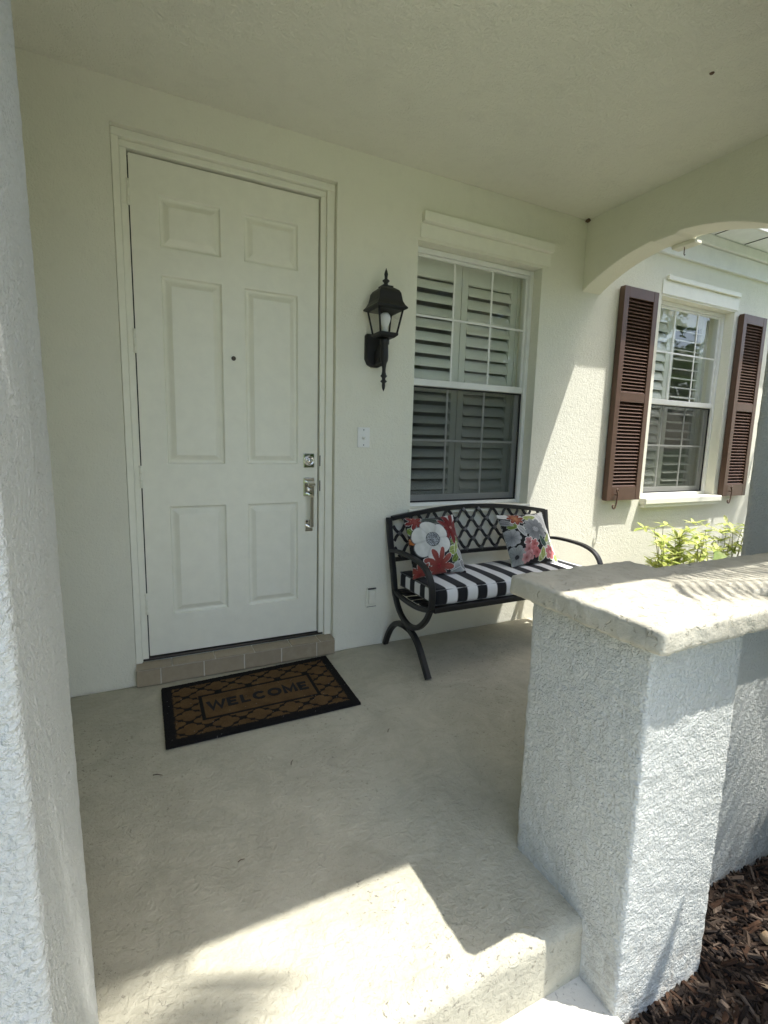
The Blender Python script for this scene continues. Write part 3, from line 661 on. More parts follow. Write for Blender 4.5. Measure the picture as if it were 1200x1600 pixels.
# ================================================================== DOORMAT
def doormat():
    NX, NY = 330, 210; W, D = .868, .545
    u, v = np.meshgrid(np.linspace(0, 1, NX), np.linspace(0, 1, NY), indexing='ij')
    c00, c10, c11, c01 = map(np.array, ((.044, -.638), (.898, -.634), (.918, -.074), (.046, -.118)))
    P = ((1 - u) * (1 - v))[..., None] * c00 + (u * (1 - v))[..., None] * c10 + (u * v)[..., None] * c11 + ((1 - u) * v)[..., None] * c01
    x, y = u * W, v * D
    a, b = x / .148 + .30, y / .118 + .16
    g = np.full(u.shape, 9.0)
    for oi in (0, .5):                                            # quatrefoils on a face-centred lattice
        p, q = (a + oi + .5) % 1 - .5, (b + oi + .5) % 1 - .5
        for cx, cy in ((.21, 0), (-.21, 0), (0, .21), (0, -.21), (0, 0)): g = np.minimum(g, np.hypot(p - cx, q - cy) - .192)
    line = g > -.012
    edge = np.minimum(np.minimum(x, W - x), np.minimum(y, D - y)); jit = .003 * np.random.default_rng(1).standard_normal(u.shape)
    border = (edge + jit < .045)
    ix0, ix1, iy0, iy1 = .165, .705, .155, .375
    ins = (x > ix0) & (x < ix1) & (y > iy0) & (y < iy1)
    iedge = np.minimum(np.minimum(x - ix0, ix1 - x), np.minimum(y - iy0, iy1 - y))
    iborder = (np.abs(iedge) < .008)
    blk = border | (line & ~ins) | iborder
    r2 = np.random.default_rng(2)
    n = r2.random(u.shape); lo = np.array([noise.noise(Vector((i * .05, j * .05, 3))) for i in range(NX) for j in range(NY)]).reshape(NX, NY)
    brown = np.array((.075, .042, .016)); brown2 = np.array((.150, .090, .036))
    col = brown + (brown2 - brown) * np.clip(.5 + .5 * lo + .5 * (n - .5), 0, 1)[..., None]
    col = np.where(blk[..., None], np.array((.0055, .005, .0048)) * (1 + 1.2 * n[..., None]), col)
    lint = r2.random(u.shape) > .9992; col = np.where(lint[..., None], (.35, .33, .3), col)
    z = .0045 + .008 + np.where(blk & ~border, -.0015, 0) + .0022 * (n - .5) + np.where(border, .0008, 0); z = np.where(edge < .002, .0035, z)
    rag = .0022 * (r2.random(u.shape) - .5) * (edge < .006)
    V = np.stack([P[..., 0] + rag, P[..., 1] + rag, z], -1).reshape(-1, 3)
    idx = np.arange(NX * NY).reshape(NX, NY)
    F = np.stack([idx[:-1, :-1], idx[1:, :-1], idx[1:, 1:], idx[:-1, 1:]], -1).reshape(-1, 4)
    root = empty('doormat', (.47, -.36, 0), 'brown coir doormat with black trellis border reading WELCOME', 'doormat'); bpy.context.view_layer.update()
    o = mesh_obj('coir_pile', V, [tuple(map(int, f)) for f in F], 'coir'); colattr(o, col.reshape(-1, 3)); cp(root, o)
    vs = [(*c, h) for h in (.0008, .0040) for c in (c00 + (.001, .001), c10 + (-.001, .001), c11 + (-.001, -.001), c01 + (.001, -.001))]
    cp(root, mesh_obj('rubber_backing', vs, [(3, 2, 1, 0), (4, 5, 6, 7), (0, 1, 5, 4), (1, 2, 6, 5), (2, 3, 7, 6), (3, 0, 4, 7)], 'blackmetal'))
    # letters: blocky strokes in a 1 x 1 cell, laid on the coir
    arc = lambda a0, a1, n=12: [(.5 + .42 * math.cos(R(a0 + (a1 - a0) * i / n)), .5 + .40 * math.sin(R(a0 + (a1 - a0) * i / n))) for i in range(n + 1)]
    GL = {'W': [[(.0, 1), (.25, 0), (.5, .9), (.75, 0), (1, 1)]], 'E': [[(.9, .92), (.14, .92), (.14, .08), (.92, .08)], [(.14, .5), (.8, .5)]], 'L': [[(.14, 1), (.14, .08), (.9, .08)]],
          'C': [arc(38, 322)], 'O': [arc(0, 360, 18)], 'M': [[(.1, 0), (.1, 1), (.5, .2), (.9, 1), (.9, 0)]]}
    def topt(xm, ym):
        uu, vv = xm / W, ym / D; p = (1 - uu) * (1 - vv) * c00 + uu * (1 - vv) * c10 + uu * vv * c11 + (1 - uu) * vv * c01; return p
    wd = {'W': .074, 'E': .050, 'L': .048, 'C': .060, 'O': .064, 'M': .066}; xcur = .435 - (sum(wd[c] for c in 'WELCOME') + 6 * .012) / 2; hgt = .074; th = .0082
    for c in 'WELCOME':
        vs = []; fs = []
        for st in GL[c]:
            pts = [Vector((xcur + px * wd[c], .228 + py * hgt)) for px, py in st]; closed = c == 'O'; n = len(pts); o0 = len(vs)
            for i, p in enumerate(pts):
                d0 = (p - pts[i - 1]).normalized() if i > 0 else ((pts[0] - pts[-2]).normalized() if closed else None); d1 = (pts[i + 1] - p).normalized() if i < n - 1 else ((pts[1] - pts[0]).normalized() if closed else None)
                d0 = d0 or d1; d1 = d1 or d0; n0 = Vector((-d0.y, d0.x)); n1 = Vector((-d1.y, d1.x)); m = (n0 + n1).normalized(); k = th / max(.45, m.dot(n0))
                for sgn in (1, -1):
                    q = topt(*(p + m * k * sgn + Vector((random.uniform(-1, 1), random.uniform(-1, 1))) * .0006))
                    vs += [(q[0], q[1], .011), (q[0], q[1], .0150)]
            for i in range(n - 1):
                A = o0 + 4 * i; B = A + 4
                fs += [(A + 1, A + 3, B + 3, B + 1), (A, A + 1, B + 1, B), (A + 2, B + 2, B + 3, A + 3)]
            fs += [(o0, o0 + 2, o0 + 3, o0 + 1), (o0 + 4 * n - 4, o0 + 4 * n - 3, o0 + 4 * n - 1, o0 + 4 * n - 2)]
        cp(root, mesh_obj('letter', vs, fs, 'lettering')); xcur += wd[c] + .012
MAT['lettering'] = plain('black_coir', (.004, .0036, .0034), .97, 0, (420, .9, .004), .3)
doormat()

# ================================================================== BENCH
BX0, BX1 = 1.325, 2.562
bench = empty('garden_bench', ((BX0 + BX1) / 2, -.3, 0), 'black metal garden bench with lattice back under the porch window', 'bench'); bpy.context.view_layer.update()
def bp(o): return cp(bench, o)
for X in (BX0, BX1):
    back = [(X, -.034, .795), (X, -.050, .70), (X, -.075, .60), (X, -.112, .47), (X, -.135, .37), (X, -.15, .34)]
    bp(sweep_rect('back_post', catmull(back, 5), .034, .030, 'bench'))
    arm = [(X, -.070, .600), (X, -.16, .613), (X, -.28, .616), (X, -.40, .608), (X, -.485, .580), (X, -.532, .530), (X, -.550, .470), (X, -.545, .40), (X, -.53, .372)]
    bp(sweep_rect('armrest', catmull(arm, 6), .036, .018, 'bench', None))
    bp(sweep_rect('seat_rail', catmull([(X, -.13, .368), (X, -.25, .352), (X, -.40, .352), (X, -.54, .378)], 6), .026, .026, 'bench'))
    U = [(X, -.140, .352), (X, -.172, .30), (X, -.225, .250), (X, -.30, .222), (X, -.365, .224), (X, -.435, .255), (X, -.500, .315), (X, -.540, .382)]
    bp(sweep_rect('brace', catmull(U, 6), .030, .030, 'bench'))
    bl = [(X, -.028, .002), (X, -.062, .07), (X, -.110, .135), (X, -.175, .182), (X, -.262, .199), (X, -.33, .196)]
    fl = [(X, -.27, .199), (X, -.34, .193), (X, -.405, .165), (X, -.455, .118), (X, -.500, .060), (X, -.545, .002)]
    bp(sweep_rect('leg', catmull(bl, 6), .034, .031, 'bench')); bp(sweep_rect('leg', catmull(fl, 6), .034, .031, 'bench'))
bp(box('front_rail', BX0 + .018, BX1 - .018, -.552, -.528, .362, .392, 'bench', None, .004))
bp(box('rear_rail', BX0 + .016, BX1 - .016, -.158, -.136, .350, .378, 'bench', None, .004))
for i in range(6):
    y = -.505 + i * .066; z = .372 - .012 * math.sin(math.pi * (i + .5) / 6)
    bp(box('seat_slat', BX0 + .014, BX1 - .014, y, y + .046, z, z + .008, 'bench', None, .003))
# back lattice: the plane leans, so y depends on z
def yb(z): return -.036 - (.80 - z) * .22
def ztop(x): s = (x - BX0) / (BX1 - BX0); return .790 + .056 * math.sin(math.pi * s) ** .9
def zbot(x): s = (x - BX0) / (BX1 - BX0); return .548 + .012 * math.sin(math.pi * s)
xs = [BX0 + .016 + (BX1 - BX0 - .032) * i / 40 for i in range(41)]
def rail(name, zf, h, t):
    vs = []; fs = []
    for x in xs:
        z = zf(x); y = yb(z)
        vs += [(x, y - t / 2, z - h / 2), (x, y + t / 2, z - h / 2), (x, y + t / 2, z + h / 2), (x, y - t / 2, z + h / 2)]
    for i in range(40):
        for j in range(4): fs.append((4 * i + j, 4 * i + (j + 1) % 4, 4 * i + 4 + (j + 1) % 4, 4 * i + 4 + j))
    bp(mesh_obj(name, vs, [f[::-1] for f in fs], 'bench'))
rail('top_rail', lambda x: ztop(x) - .004, .026, .028); rail('lower_rail', zbot, .022, .024)
dw, dh = .1185, .124; nodes = set()
def bar(pts):
    return bp(sweep_rect('lattice_bar', pts, .009, .0185, 'bench', None, Vector((0, 1, 0)), .25))
for sg in (1, -1):
    k = -8
    while k < 20:
        xc = BX0 + .06 + dw * k; pts = []
        for i in range(49):
            z = .55 + .30 * i / 48; x = xc + sg * ((z - .70) * dw / dh + .0042 * math.sin(4 * math.pi * (z - .70) / dh))
            if BX0 + .018 < x < BX1 - .018 and zbot(x) + .008 < z < ztop(x) - .012: pts.append((x, yb(z) - .001 * sg, z))
        if len(pts) > 2: bar(pts)
        k += 1
ros = None
for i in range(-8, 40):
    for r in range(-4, 5):
        z = .70 + r * dh / 2; x = BX0 + .06 + dw * (i + (.5 if r % 2 else 0))
        if BX0 + .03 < x < BX1 - .03 and zbot(x) + .012 < z < ztop(x) - .02:
            if ros is None:
                ros = bpy.data.meshes.new('rosette'); vs = [(0, -.012, 0)]; 
                for j in range(16):
                    a = 2 * math.pi * j / 16; rr = .0125 + .004 * math.cos(4 * a); vs.append((rr * math.cos(a), -.009, rr * math.sin(a)))
                for j in range(16): vs.append((vs[1 + j][0] * 1.05, 0, vs[1 + j][2] * 1.05))
                fs = [(0, 1 + (j + 1) % 16, 1 + j) for j in range(16)] + [(1 + j, 1 + (j + 1) % 16, 17 + (j + 1) % 16, 17 + j) for j in range(16)]
                ros.from_pydata(vs, [], fs); ros.materials.append(MAT['rosette'])
            o = bpy.data.objects.new('rosette', ros); C.objects.link(o); o.location = (x, yb(z) - .004, z); o.rotation_euler = (-.2, 0, 0); bp(o)

# ================================================================== CUSHION
def cushion():
    x0, x1, y0, y1, z0, z1, r = BX0 + .030, BX1 - .028, -.535, -.125, .394, .484, .022
    o = rbox('seat_cushion', x0, x1, y0, y1, z0, z1, r, .0066, 'fabric')
    n = len(o.data.vertices); co = np.empty(n * 3); o.data.vertices.foreach_get('co', co); co = co.reshape(-1, 3)
    pit = .0664
    ph = ((co[:, 0] - 1.357) / pit)
    side = (co[:, 0] < x0 + .004) | (co[:, 0] > x1 - .004)
    ph2 = (co[:, 1] + .535) / .055
    stripe = np.where(side, np.floor(ph2) % 2 == 0, np.floor(ph) % 2 == 0)
    col = np.where(stripe[:, None], np.array((.012, .012, .014)), np.array((.74, .74, .73)))
    # piping
    ez = np.minimum(np.abs(co[:, 2] - (z1 - r * .3)), np.abs(co[:, 2] - (z0 + r * .3)))
    edge = (np.abs(co[:, 1] - y0) < .008) | side
    # puff: pillowy top, sagging
    s = np.clip((co[:, 0] - x0) / (x1 - x0), 0, 1); t = np.clip((co[:, 1] - y0) / (y1 - y0), 0, 1)
    puff = (np.sin(np.pi * s) ** .35) * (np.sin(np.pi * t) ** .5)
    up = np.clip((co[:, 2] - z0) / (z1 - z0), 0, 1)
    co[:, 2] += up * .012 * puff - .0
    wob = np.array([noise.noise(Vector(c) * 7) for c in co]); co[:, 2] += up * .004 * wob
    fr = (1 - up) * 0 + np.sin(np.pi * up); co[:, 1] -= .008 * fr * (co[:, 1] < -.5) * (1 + .5 * wob)
    o.data.vertices.foreach_set('co', co.ravel()); o.data.update(); colattr(o, col)
    o['label'] = 'black and white striped seat cushion lying on the bench'; o['category'] = 'cushion'
    # turn it into a thing with its piping
    root = empty('striped_cushion', ((x0 + x1) / 2, -.33, z0), o['label'], 'cushion'); del o['label']; del o['category']; bpy.context.view_layer.update(); o.name = 'cover'; cp(root, o)
    for z in (z1 - .0055, z0 + .0065):
        i_ = .0065; pts = [(x0 + i_, y0 + i_, z), (x1 - i_, y0 + i_, z), (x1 - i_, y1 - i_, z), (x0 + i_, y1 - i_, z), (x0 + i_, y0 + i_, z)]
        dens = []
        for a, b in zip(pts[:-1], pts[1:]):
            for k in range(20): dens.append(Vector(a).lerp(Vector(b), k / 20))
        dens.append(Vector(pts[-1])); q = tube('piping', dens, .0034, 'fabric', None, 6)
        pc = np.empty(len(q.data.vertices) * 3); q.data.vertices.foreach_get('co', pc); pc = pc.reshape(-1, 3)
        st = np.floor((pc[:, 0] - 1.357) / pit) % 2 == 0
        colattr(q, np.where(st[:, None], (.10, .10, .10), (.74, .74, .73))); cp(root, q)
cushion()

# ================================================================== THROW PILLOWS
def flower(img, U, V, cx, cy, r, n, col, edge=None, core=None, rot=0, pt=.45, sharp=1.0, inner=None, rc=.22, vein=.10):
    dx, dy = U - cx, V - cy; d = np.hypot(dx, dy); a = np.arctan2(dy, dx) + rot
    lob = np.abs(np.cos(a * n / 2)) ** sharp; rr = r * (1 - pt + pt * lob)
    if edge is not None: m = d < rr + .013; img[m] = edge
    m = d < rr; t = np.clip(d / np.maximum(rr, 1e-6), 0, 1)[..., None]
    shade = (.58 + .42 * (lob[..., None] ** .5)) * ((1 - vein) + vein * np.cos(a * n * 3.0)[..., None]); c2 = np.array(inner if inner is not None else tuple(x * .55 for x in col))
    cc = (np.array(col) * t ** .7 + c2 * (1 - t ** .7)) * shade; img[m] = cc[m]
    if core is not None:
        m = d < r * rc; sp = np.random.default_rng(int(cx * 999)).random(U.shape); cc = np.array(core) * (.5 + 1.2 * sp[..., None] ** 2); img[m] = cc[m]
def leafp(img, U, V, cx, cy, L, w, ang, col, edge=None):
    ca, sa = math.cos(ang), math.sin(ang); x = (U - cx) * ca + (V - cy) * sa; y = -(U - cx) * sa + (V - cy) * ca
    t = x / L; wd = w * np.sqrt(np.clip(1 - (2 * t - 1) ** 2, 0, 1)) * (1.25 - .6 * t)
    ok = (t > 0) & (t < 1)
    if edge is not None: m = (t > -.04) & (t < 1.06) & (np.abs(y) < wd + .010); img[m] = edge
    m = ok & (np.abs(y) < wd); cc = np.array(col) * (.65 + .5 * (np.abs(y) / np.maximum(wd, 1e-6)))[..., None]; img[m] = cc[m]
    m = ok & (np.abs(y) < .004); img[m] = tuple(min(1, c * 1.5 + .08) for c in col)
WH = (.70, .69, .64); RED = (.20, .020, .018); COR = (.33, .085, .065); GRN = (.14, .20, .035); LGR = (.30, .36, .10); GRY = (.13, .14, .15); LG = (.36, .37, .36)
def print_a(U, V):
    img = np.full(U.shape + (3,), .012)
    leafp(img, U, V, .30, .93, .35, .06, -.15, (.03, .045, .035), (.30, .31, .28))
    leafp(img, U, V, .78, .98, .25, .07, -.5, WH, None); leafp(img, U, V, .99, 1.0, .3, .06, -1.7, WH, (.05, .05, .05))
    leafp(img, U, V, .72, .45, .26, .075, .35, GRN, LG); leafp(img, U, V, .66, .32, .25, .07, .25, LGR, WH); leafp(img, U, V, .80, .28, .22, .05, 1.2, LGR, WH)
    leafp(img, U, V, .72, .16, .24, .05, .7, GRN, LG); leafp(img, U, V, .86, .36, .25, .055, -1.0, LG, WH); leafp(img, U, V, .70, .02, .40, .085, .35, LG, (.5, .5, .47))
    leafp(img, U, V, .90, .18, .18, .06, -.9, (.25, .25, .24), WH); leafp(img, U, V, .02, .80, .22, .05, -1.1, GRN, LG); leafp(img, U, V, .0, .62, .2, .05, -.8, (.45, .15, .04), None)
    flower(img, U, V, .16, .90, .16, 7, RED, WH, None, .3, .62, .9, COR)
    flower(img, U, V, .82, .74, .29, 9, RED, LG, (.5, .25, .2), .2, .58, .9, (.15, .012, .012), .10)
    flower(img, U, V, .36, .55, .345, 6, WH, (.08, .08, .08), (.06, .065, .07), .45, .20, .5, (.50, .50, .45), .36, .02)
    flower(img, U, V, .44, .11, .30, 9, COR, WH, (.25, .03, .03), .1, .62, .9, RED, .12)
    flower(img, U, V, .10, .03, .20, 8, COR, WH, None, .0, .6, .9, RED)
    d = np.hypot(U - .36, V - .55); sp = np.random.default_rng(5).random(U.shape); m = (d < .115) & (sp > .55); img[m] = (.42, .44, .45)
    return img
def print_b(U, V):
    img = np.full(U.shape + (3,), .012)
    img[(U > .86)] = (.70, .70, .67)
    leafp(img, U, V, -.02, .97, .45, .06, -.12, WH, (.2, .2, .2)); leafp(img, U, V, .55, .95, .5, .11, -.6, WH, (.2, .2, .2)); leafp(img, U, V, .80, .95, .5, .13, -1.3, (.64, .64, .62), WH); leafp(img, U, V, .98, .70, .5, .10, -1.5, (.70, .70, .67), None)
    leafp(img, U, V, .44, .86, .28, .06, .1, LGR, WH); leafp(img, U, V, .06, .70, .22, .055, .08, GRN, LG); leafp(img, U, V, .26, .72, .24, .05, -1.3, LG, WH); leafp(img, U, V, .0, .85, .2, .05, -.6, (.2, .2, .2), LG)
    flower(img, U, V, .08, .50, .15, 9, (.40, .41, .40), LG, None, .2, .2, .7, GRY); flower(img, U, V, .10, .14, .19, 9, (.36, .38, .35), LG, (.03, .03, .03), .2, .25, .7, GRY, .2)
    flower(img, U, V, .28, .88, .15, 8, RED, WH, None, .1, .5, .6, (.5, .25, .1))
    flower(img, U, V, .57, .60, .24, 11, (.26, .275, .28), LG, (.30, .31, .32), .1, .28, .6, (.07, .075, .08), .26)
    for k, (x, y) in enumerate(((.36, .36), (.46, .31), (.33, .24), (.44, .20), (.36, .13), (.50, .16), (.28, .10))): flower(img, U, V, x, y, .095, 6, (.58, .20, .20) if k % 2 else (.62, .34, .33), WH if k < 2 else None, None, k, .4, .6, RED)
    leafp(img, U, V, .68, .24, .34, .05, .95, LGR, WH); leafp(img, U, V, .68, .24, .32, .05, .35, (.40, .45, .32), WH); leafp(img, U, V, .70, .26, .22, .045, 2.0, (.03, .07, .05), LG); leafp(img, U, V, .55, .03, .30, .06, .75, LGR, WH); leafp(img, U, V, .62, .05, .2, .05, 1.4, LGR, WH)
    flower(img, U, V, .82, .16, .13, 6, (.62, .22, .22), WH, (.7, .3, .3), .2, .35, .6, RED, .25); leafp(img, U, V, .92, .02, .14, .05, .9, LGR, WH)
    return img
def pillow(name, corners, thick, fn, label, seed):
    N = 150; s = np.linspace(0, 1, N); U, V = np.meshgrid(s, s, indexing='ij'); TL, TR, BR, BL = [np.array(c) for c in corners]
    pin = 1 - .075 * (4 * V * (1 - V)) ** 1.0; pin2 = 1 - .07 * (4 * U * (1 - U)) ** 1.0     # concave sides between the corners
    Uw = .5 + (U - .5) * pin; Vw = .5 + (V - .5) * pin2
    P = (Uw * Vw)[..., None] * TR + ((1 - Uw) * Vw)[..., None] * TL + (Uw * (1 - Vw))[..., None] * BR + ((1 - Uw) * (1 - Vw))[..., None] * BL
    nrm = np.cross(TR - TL, TL - BL); nrm /= np.linalg.norm(nrm); nrm = nrm if nrm[1] < 0 else -nrm
    bul = (np.clip(np.sin(np.pi * U), 0, 1) * np.clip(np.sin(np.pi * V), 0, 1)) ** .55
    wr = np.array([noise.noise(Vector((a * 5 + seed, b * 5, seed))) + .5 * noise.noise(Vector((a * 13 + seed, b * 11, 1))) for a in s for b in s]).reshape(N, N)
    edge = np.minimum(np.minimum(U, 1 - U), np.minimum(V, 1 - V)); amt = np.clip(edge * 8, 0, 1)
    F = P + nrm * (thick * bul + .008 * wr * amt)[..., None]; B = P - nrm * (thick * .75 * bul + .004 * wr * amt)[..., None]
    img = fn(U, V); img = np.clip(img, 0, .85)
    vs = np.concatenate([F.reshape(-1, 3), B.reshape(-1, 3)]); idx = np.arange(N * N).reshape(N, N)
    q1 = np.stack([idx[:-1, :-1], idx[1:, :-1], idx[1:, 1:], idx[:-1, 1:]], -1).reshape(-1, 4); q2 = q1[:, ::-1] + N * N
    o = mesh_obj(name, vs, [tuple(map(int, f)) for f in np.concatenate([q1, q2])], 'fabric', None, True)
    colattr(o, np.concatenate([img.reshape(-1, 3), img[::-1].reshape(-1, 3)]))
    bm = bmesh.new(); bm.from_mesh(o.data); bmesh.ops.remove_doubles(bm, verts=bm.verts, dist=1e-4); bmesh.ops.recalc_face_normals(bm, faces=bm.faces); bm.to_mesh(o.data); bm.free()
    o.data.polygons.foreach_set('use_smooth', [True] * len(o.data.polygons)); return tag(o, label, 'pillow', 'floral pillows on the bench')
pillow('throw_pillow', [(1.352, -.155, .808), (1.712, -.135, .812), (1.690, -.335, .497), (1.322, -.35, .495)], .075, print_a, 'floral throw pillow with big white flower at the left end of the bench', 3)
pillow('throw_pillow', [(2.048, -.13, .792), (2.448, -.12, .792), (2.418, -.33, .496), (2.020, -.345, .496)], .075, print_b, 'floral throw pillow with grey and pink flowers at the sunny right end of the bench', 11)

# ================================================================== MULCH
def mulch():
    vs = []; fs = []; cols = []
    r = random.Random(4); n = 0
    tri = [(0, 1, 2, 3), (4, 7, 6, 5), (0, 4, 5, 1), (1, 5, 6, 2), (2, 6, 7, 3), (3, 7, 4, 0)]
    for i in range(19000):
        if i < 13000: x = r.uniform(1.04, 2.3); y = r.uniform(-2.35, -1.855)
        else: x = r.uniform(1.04, 6.0); y = r.uniform(-2.78, -1.855)
        if x < 1.376 and y > -1.981: continue
        if x > 2.78 and y > -1.99: continue
        near = max(0, 1 - abs(y + 1.98) / .3)
        z = -.235 + .035 * noise.noise(Vector((x * 3, y * 3, 0))) + r.uniform(0, .028) + (.03 if x > 1.376 and y > -1.95 else 0)
        L = r.choice((r.uniform(.005, .014), r.uniform(.010, .03), r.uniform(.02, .055))); w = r.uniform(.002, .007); t = r.uniform(.0012, .004)
        m = Matrix.Rotation(r.uniform(0, 6.28), 3, 'Z') @ Matrix.Rotation(r.gauss(0, .28), 3, 'Y') @ Matrix.Rotation(r.gauss(0, .4), 3, 'X')
        tp = r.uniform(.3, .9); k = r.uniform(-.3, .3) * w
        base = [(-L, -w, -t), (L, -w * tp + k, -t), (L * r.uniform(.75, 1), w * tp + k, -t), (-L * r.uniform(.75, 1), w, -t)]
        pts = [Vector(p) for p in base] + [Vector((p[0] * .96, p[1] * .9, t)) for p in base]
        b0 = len(vs)
        for p in pts: q = m @ p; vs.append((q.x + x, q.y + y, q.z + z))
        fs += [tuple(b0 + j for j in f) for f in tri]
        c = r.choice(((.022, .015, .011), (.034, .023, .016), (.048, .033, .023), (.015, .011, .009), (.095, .070, .052), (.055, .030, .018), (.040, .026, .018))); k2 = r.uniform(.7, 1.3)
        cols += [tuple(v * k2 for v in c)] * 8
    o = mesh_obj('mulch', vs, fs, 'chips'); colattr(o, np.array(cols)); tag(o, 'dark brown bark mulch beside the pillar', 'mulch', kind='stuff')
mulch()
def dry_leaf(loc, L, w, rot, label, curl=.3, name='fallen_leaf'):
    vs = []; fs = []; n = 8
    for i in range(n + 1):
        t = i / n; ww = w * math.sin(math.pi * min(1, t * .97 + .03)) ** .8 * (1.1 - .35 * t); z = .012 + curl * L * (t - .5) ** 2
        for s in (-1, 0, 1): vs.append((L * (t - .5), s * ww, z + abs(s) * ww * .35))
    for i in range(n):
        for s in (0, 1): a = 3 * i + s; fs.append((a, a + 3, a + 4, a + 1))
    o = mesh_obj(name, vs, fs, 'dryleaf', None, True); so = o.modifiers.new('t', 'SOLIDIFY'); so.thickness = .0012
    o.location = loc; o.rotation_euler = rot; return tag(o, label, 'leaf', 'fallen leaves on the mulch')

# ================================================================== PLANTS
def leaf_mesh(name, L, w, mat, fold=.25, droop=.15, n=4):
    vs = []; fs = []
    for i in range(n + 1):
        t = i / n; ww = w * (math.sin(math.pi * (.06 + .94 * t)) ** .75 if t < 1 else 0) ; z = -droop * L * t * t
        for s in (-1, 0, 1): vs.append((s * ww, L * t, z + abs(s) * ww * fold))
    for i in range(n):
        for s in (0, 1): a = 3 * i + s; fs.append((a, a + 1, a + 4, a + 3))
    return vs, fs
def scatter_leaves(name, items, mat, parent, L, w, **kw):
    """items: list of (pos, direction, up, scale); all leaves of one plant's foliage in one part"""
    lv, lf = leaf_mesh('l', L, w, mat, **kw); vs = []; fs = []
    for pos, d, up, s in items:
        d = Vector(d).normalized(); x = d.cross(Vector(up)).normalized(); z = x.cross(d); b0 = len(vs)
        for p in lv: vs.append(Vector(pos) + (x * p[0] + d * p[1] + z * p[2]) * s)
        fs += [tuple(b0 + j for j in f) for f in lf]
    return mesh_obj(name, vs, fs, mat, parent, True)
def shrub(loc, h, spread, nst, mat, label, seed, L=.095, w=.014, whorl=7):
    r = random.Random(seed); root = empty('shrub', loc, label, 'shrub', 'shrubs along the sunny wall'); bpy.context.view_layer.update(); items = []
    for i in range(nst):
        a = r.uniform(0, 6.28); rad = spread * math.sqrt(r.random()); top = Vector((loc[0] + rad * math.cos(a), loc[1] + rad * math.sin(a) * .6, loc[2] + h * r.uniform(.62, 1)))
        b = Vector(loc) + Vector((rad * .25 * math.cos(a), rad * .2 * math.sin(a), 0)); mid = b.lerp(top, .5) + Vector((r.uniform(-.03, .03), r.uniform(-.03, .03), .04))
        pts = catmull([b, mid, top], 5); cp(root, tube('stem', pts, [.006 - .004 * k / (len(pts) - 1) for k in range(len(pts))], 'stem', None, 5))
        for k, p in enumerate(pts[4:]):
            if k % 2: continue
            base = r.uniform(0, 6.28); nn = whorl if k > 3 else 5
            ax = Vector((r.uniform(-.9, .9), r.uniform(-.9, .9), r.uniform(-.2, 1))).normalized(); pet = p + ax * r.uniform(.02, .10)
            for j in range(nn):
                q = base + 6.28 * j / nn + r.uniform(-.15, .15); d = Vector((math.cos(q), math.sin(q), r.uniform(-.35, .9)))
                items.append((pet, d, (0, 0, 1), r.uniform(.7, 1.2)))
    cp(root, scatter_leaves('foliage', items, mat, None, L, w)); return root
shrub((3.56, -.40, -.24), .92, .28, 26, 'varleaf', 'variegated yellow-green shrub behind the stone cap, left of the broad leaf', 21)
shrub((4.05, -.42, -.24), .92, .26, 22, 'varleaf', 'variegated yellow-green shrub behind the stone cap, right by the column', 22)
bl = empty('broad_leaf_plant', (3.95, -.62, -.24), 'plant with one broad folded pale green leaf behind the stone cap', 'plant'); bpy.context.view_layer.update()
def big_leaf(base, mid, tip, w, name='leaf'):
    pts = catmull([base, mid, tip], 8); vs = []; fs = []; n = len(pts)
    for i, p in enumerate(pts):
        t = i / (n - 1); d = (pts[min(i + 1, n - 1)] - pts[max(i - 1, 0)]).normalized(); s = d.cross(Vector((0, -.5, 1))).normalized(); up = s.cross(d)
        ww = w * math.sin(math.pi * (.08 + .9 * t)) ** .8
        for k in (-1, -.5, 0, .5, 1): vs.append(p + s * ww * k + up * (abs(k) * ww * .45))
    for i in range(n - 1):
        for k in range(4): a = 5 * i + k; fs.append((a, a + 1, a + 6, a + 5))
    return mesh_obj(name, vs, fs, 'broadleaf', None, True)
cp(bl, big_leaf((3.95, -.62, -.24), (3.66, -.62, .46), (4.05, -.66, .26), .060)); cp(bl, big_leaf((3.97, -.6, -.24), (4.12, -.58, .32), (4.32, -.55, .42), .045)); cp(bl, big_leaf((3.93, -.63, -.24), (3.80, -.66, .28), (3.62, -.70, .36), .04))

def blocker_hedge(x0, x1, y0, y1, h, label, seed, n):  # dense foliage added out of frame to keep sky light off the front faces
    r = random.Random(seed); z0 = -.28; root = empty('blocker_hedge', ((x0 + x1) / 2, (y0 + y1) / 2, z0), label, 'blocker_hedge'); bpy.context.view_layer.update()
    cp(root, rbox('core', x0, x1, y0, y1, z0, h, .12, .08, 'greenleaf', None, .10, 4)); items = []
    for _ in range(n):
        f = r.random()
        if f < .38: p = (r.uniform(x0, x1), y1 + r.uniform(-.04, .07), r.uniform(z0, h)); d0 = (0, .6, 0)
        elif f < .68: p = (r.uniform(x0, x1), y0 - r.uniform(-.04, .07), r.uniform(z0, h)); d0 = (0, -.6, 0)
        elif f < .88: p = (r.uniform(x0, x1), r.uniform(y0, y1), h + r.uniform(-.04, .09)); d0 = (0, 0, .6)
        else: p = (r.choice((x0 - .03, x1 + .03)) + r.uniform(-.05, .05), r.uniform(y0, y1), r.uniform(z0, h)); d0 = (0, 0, .3)
        items.append((p, (d0[0] + r.gauss(0, .6), d0[1] + r.gauss(0, .6), d0[2] + r.gauss(0, .6)), (r.gauss(0, .5), r.gauss(0, .5), 1), r.uniform(.6, 1.3)))
    cp(root, scatter_leaves('foliage', items, 'greenleaf', None, .085, .026, n=2))
blocker_hedge(1.42, 5.2, -3.02, -2.66, 2.15, 'unseen green foliage row added to block sky light from the pillar front', 51, 5000)
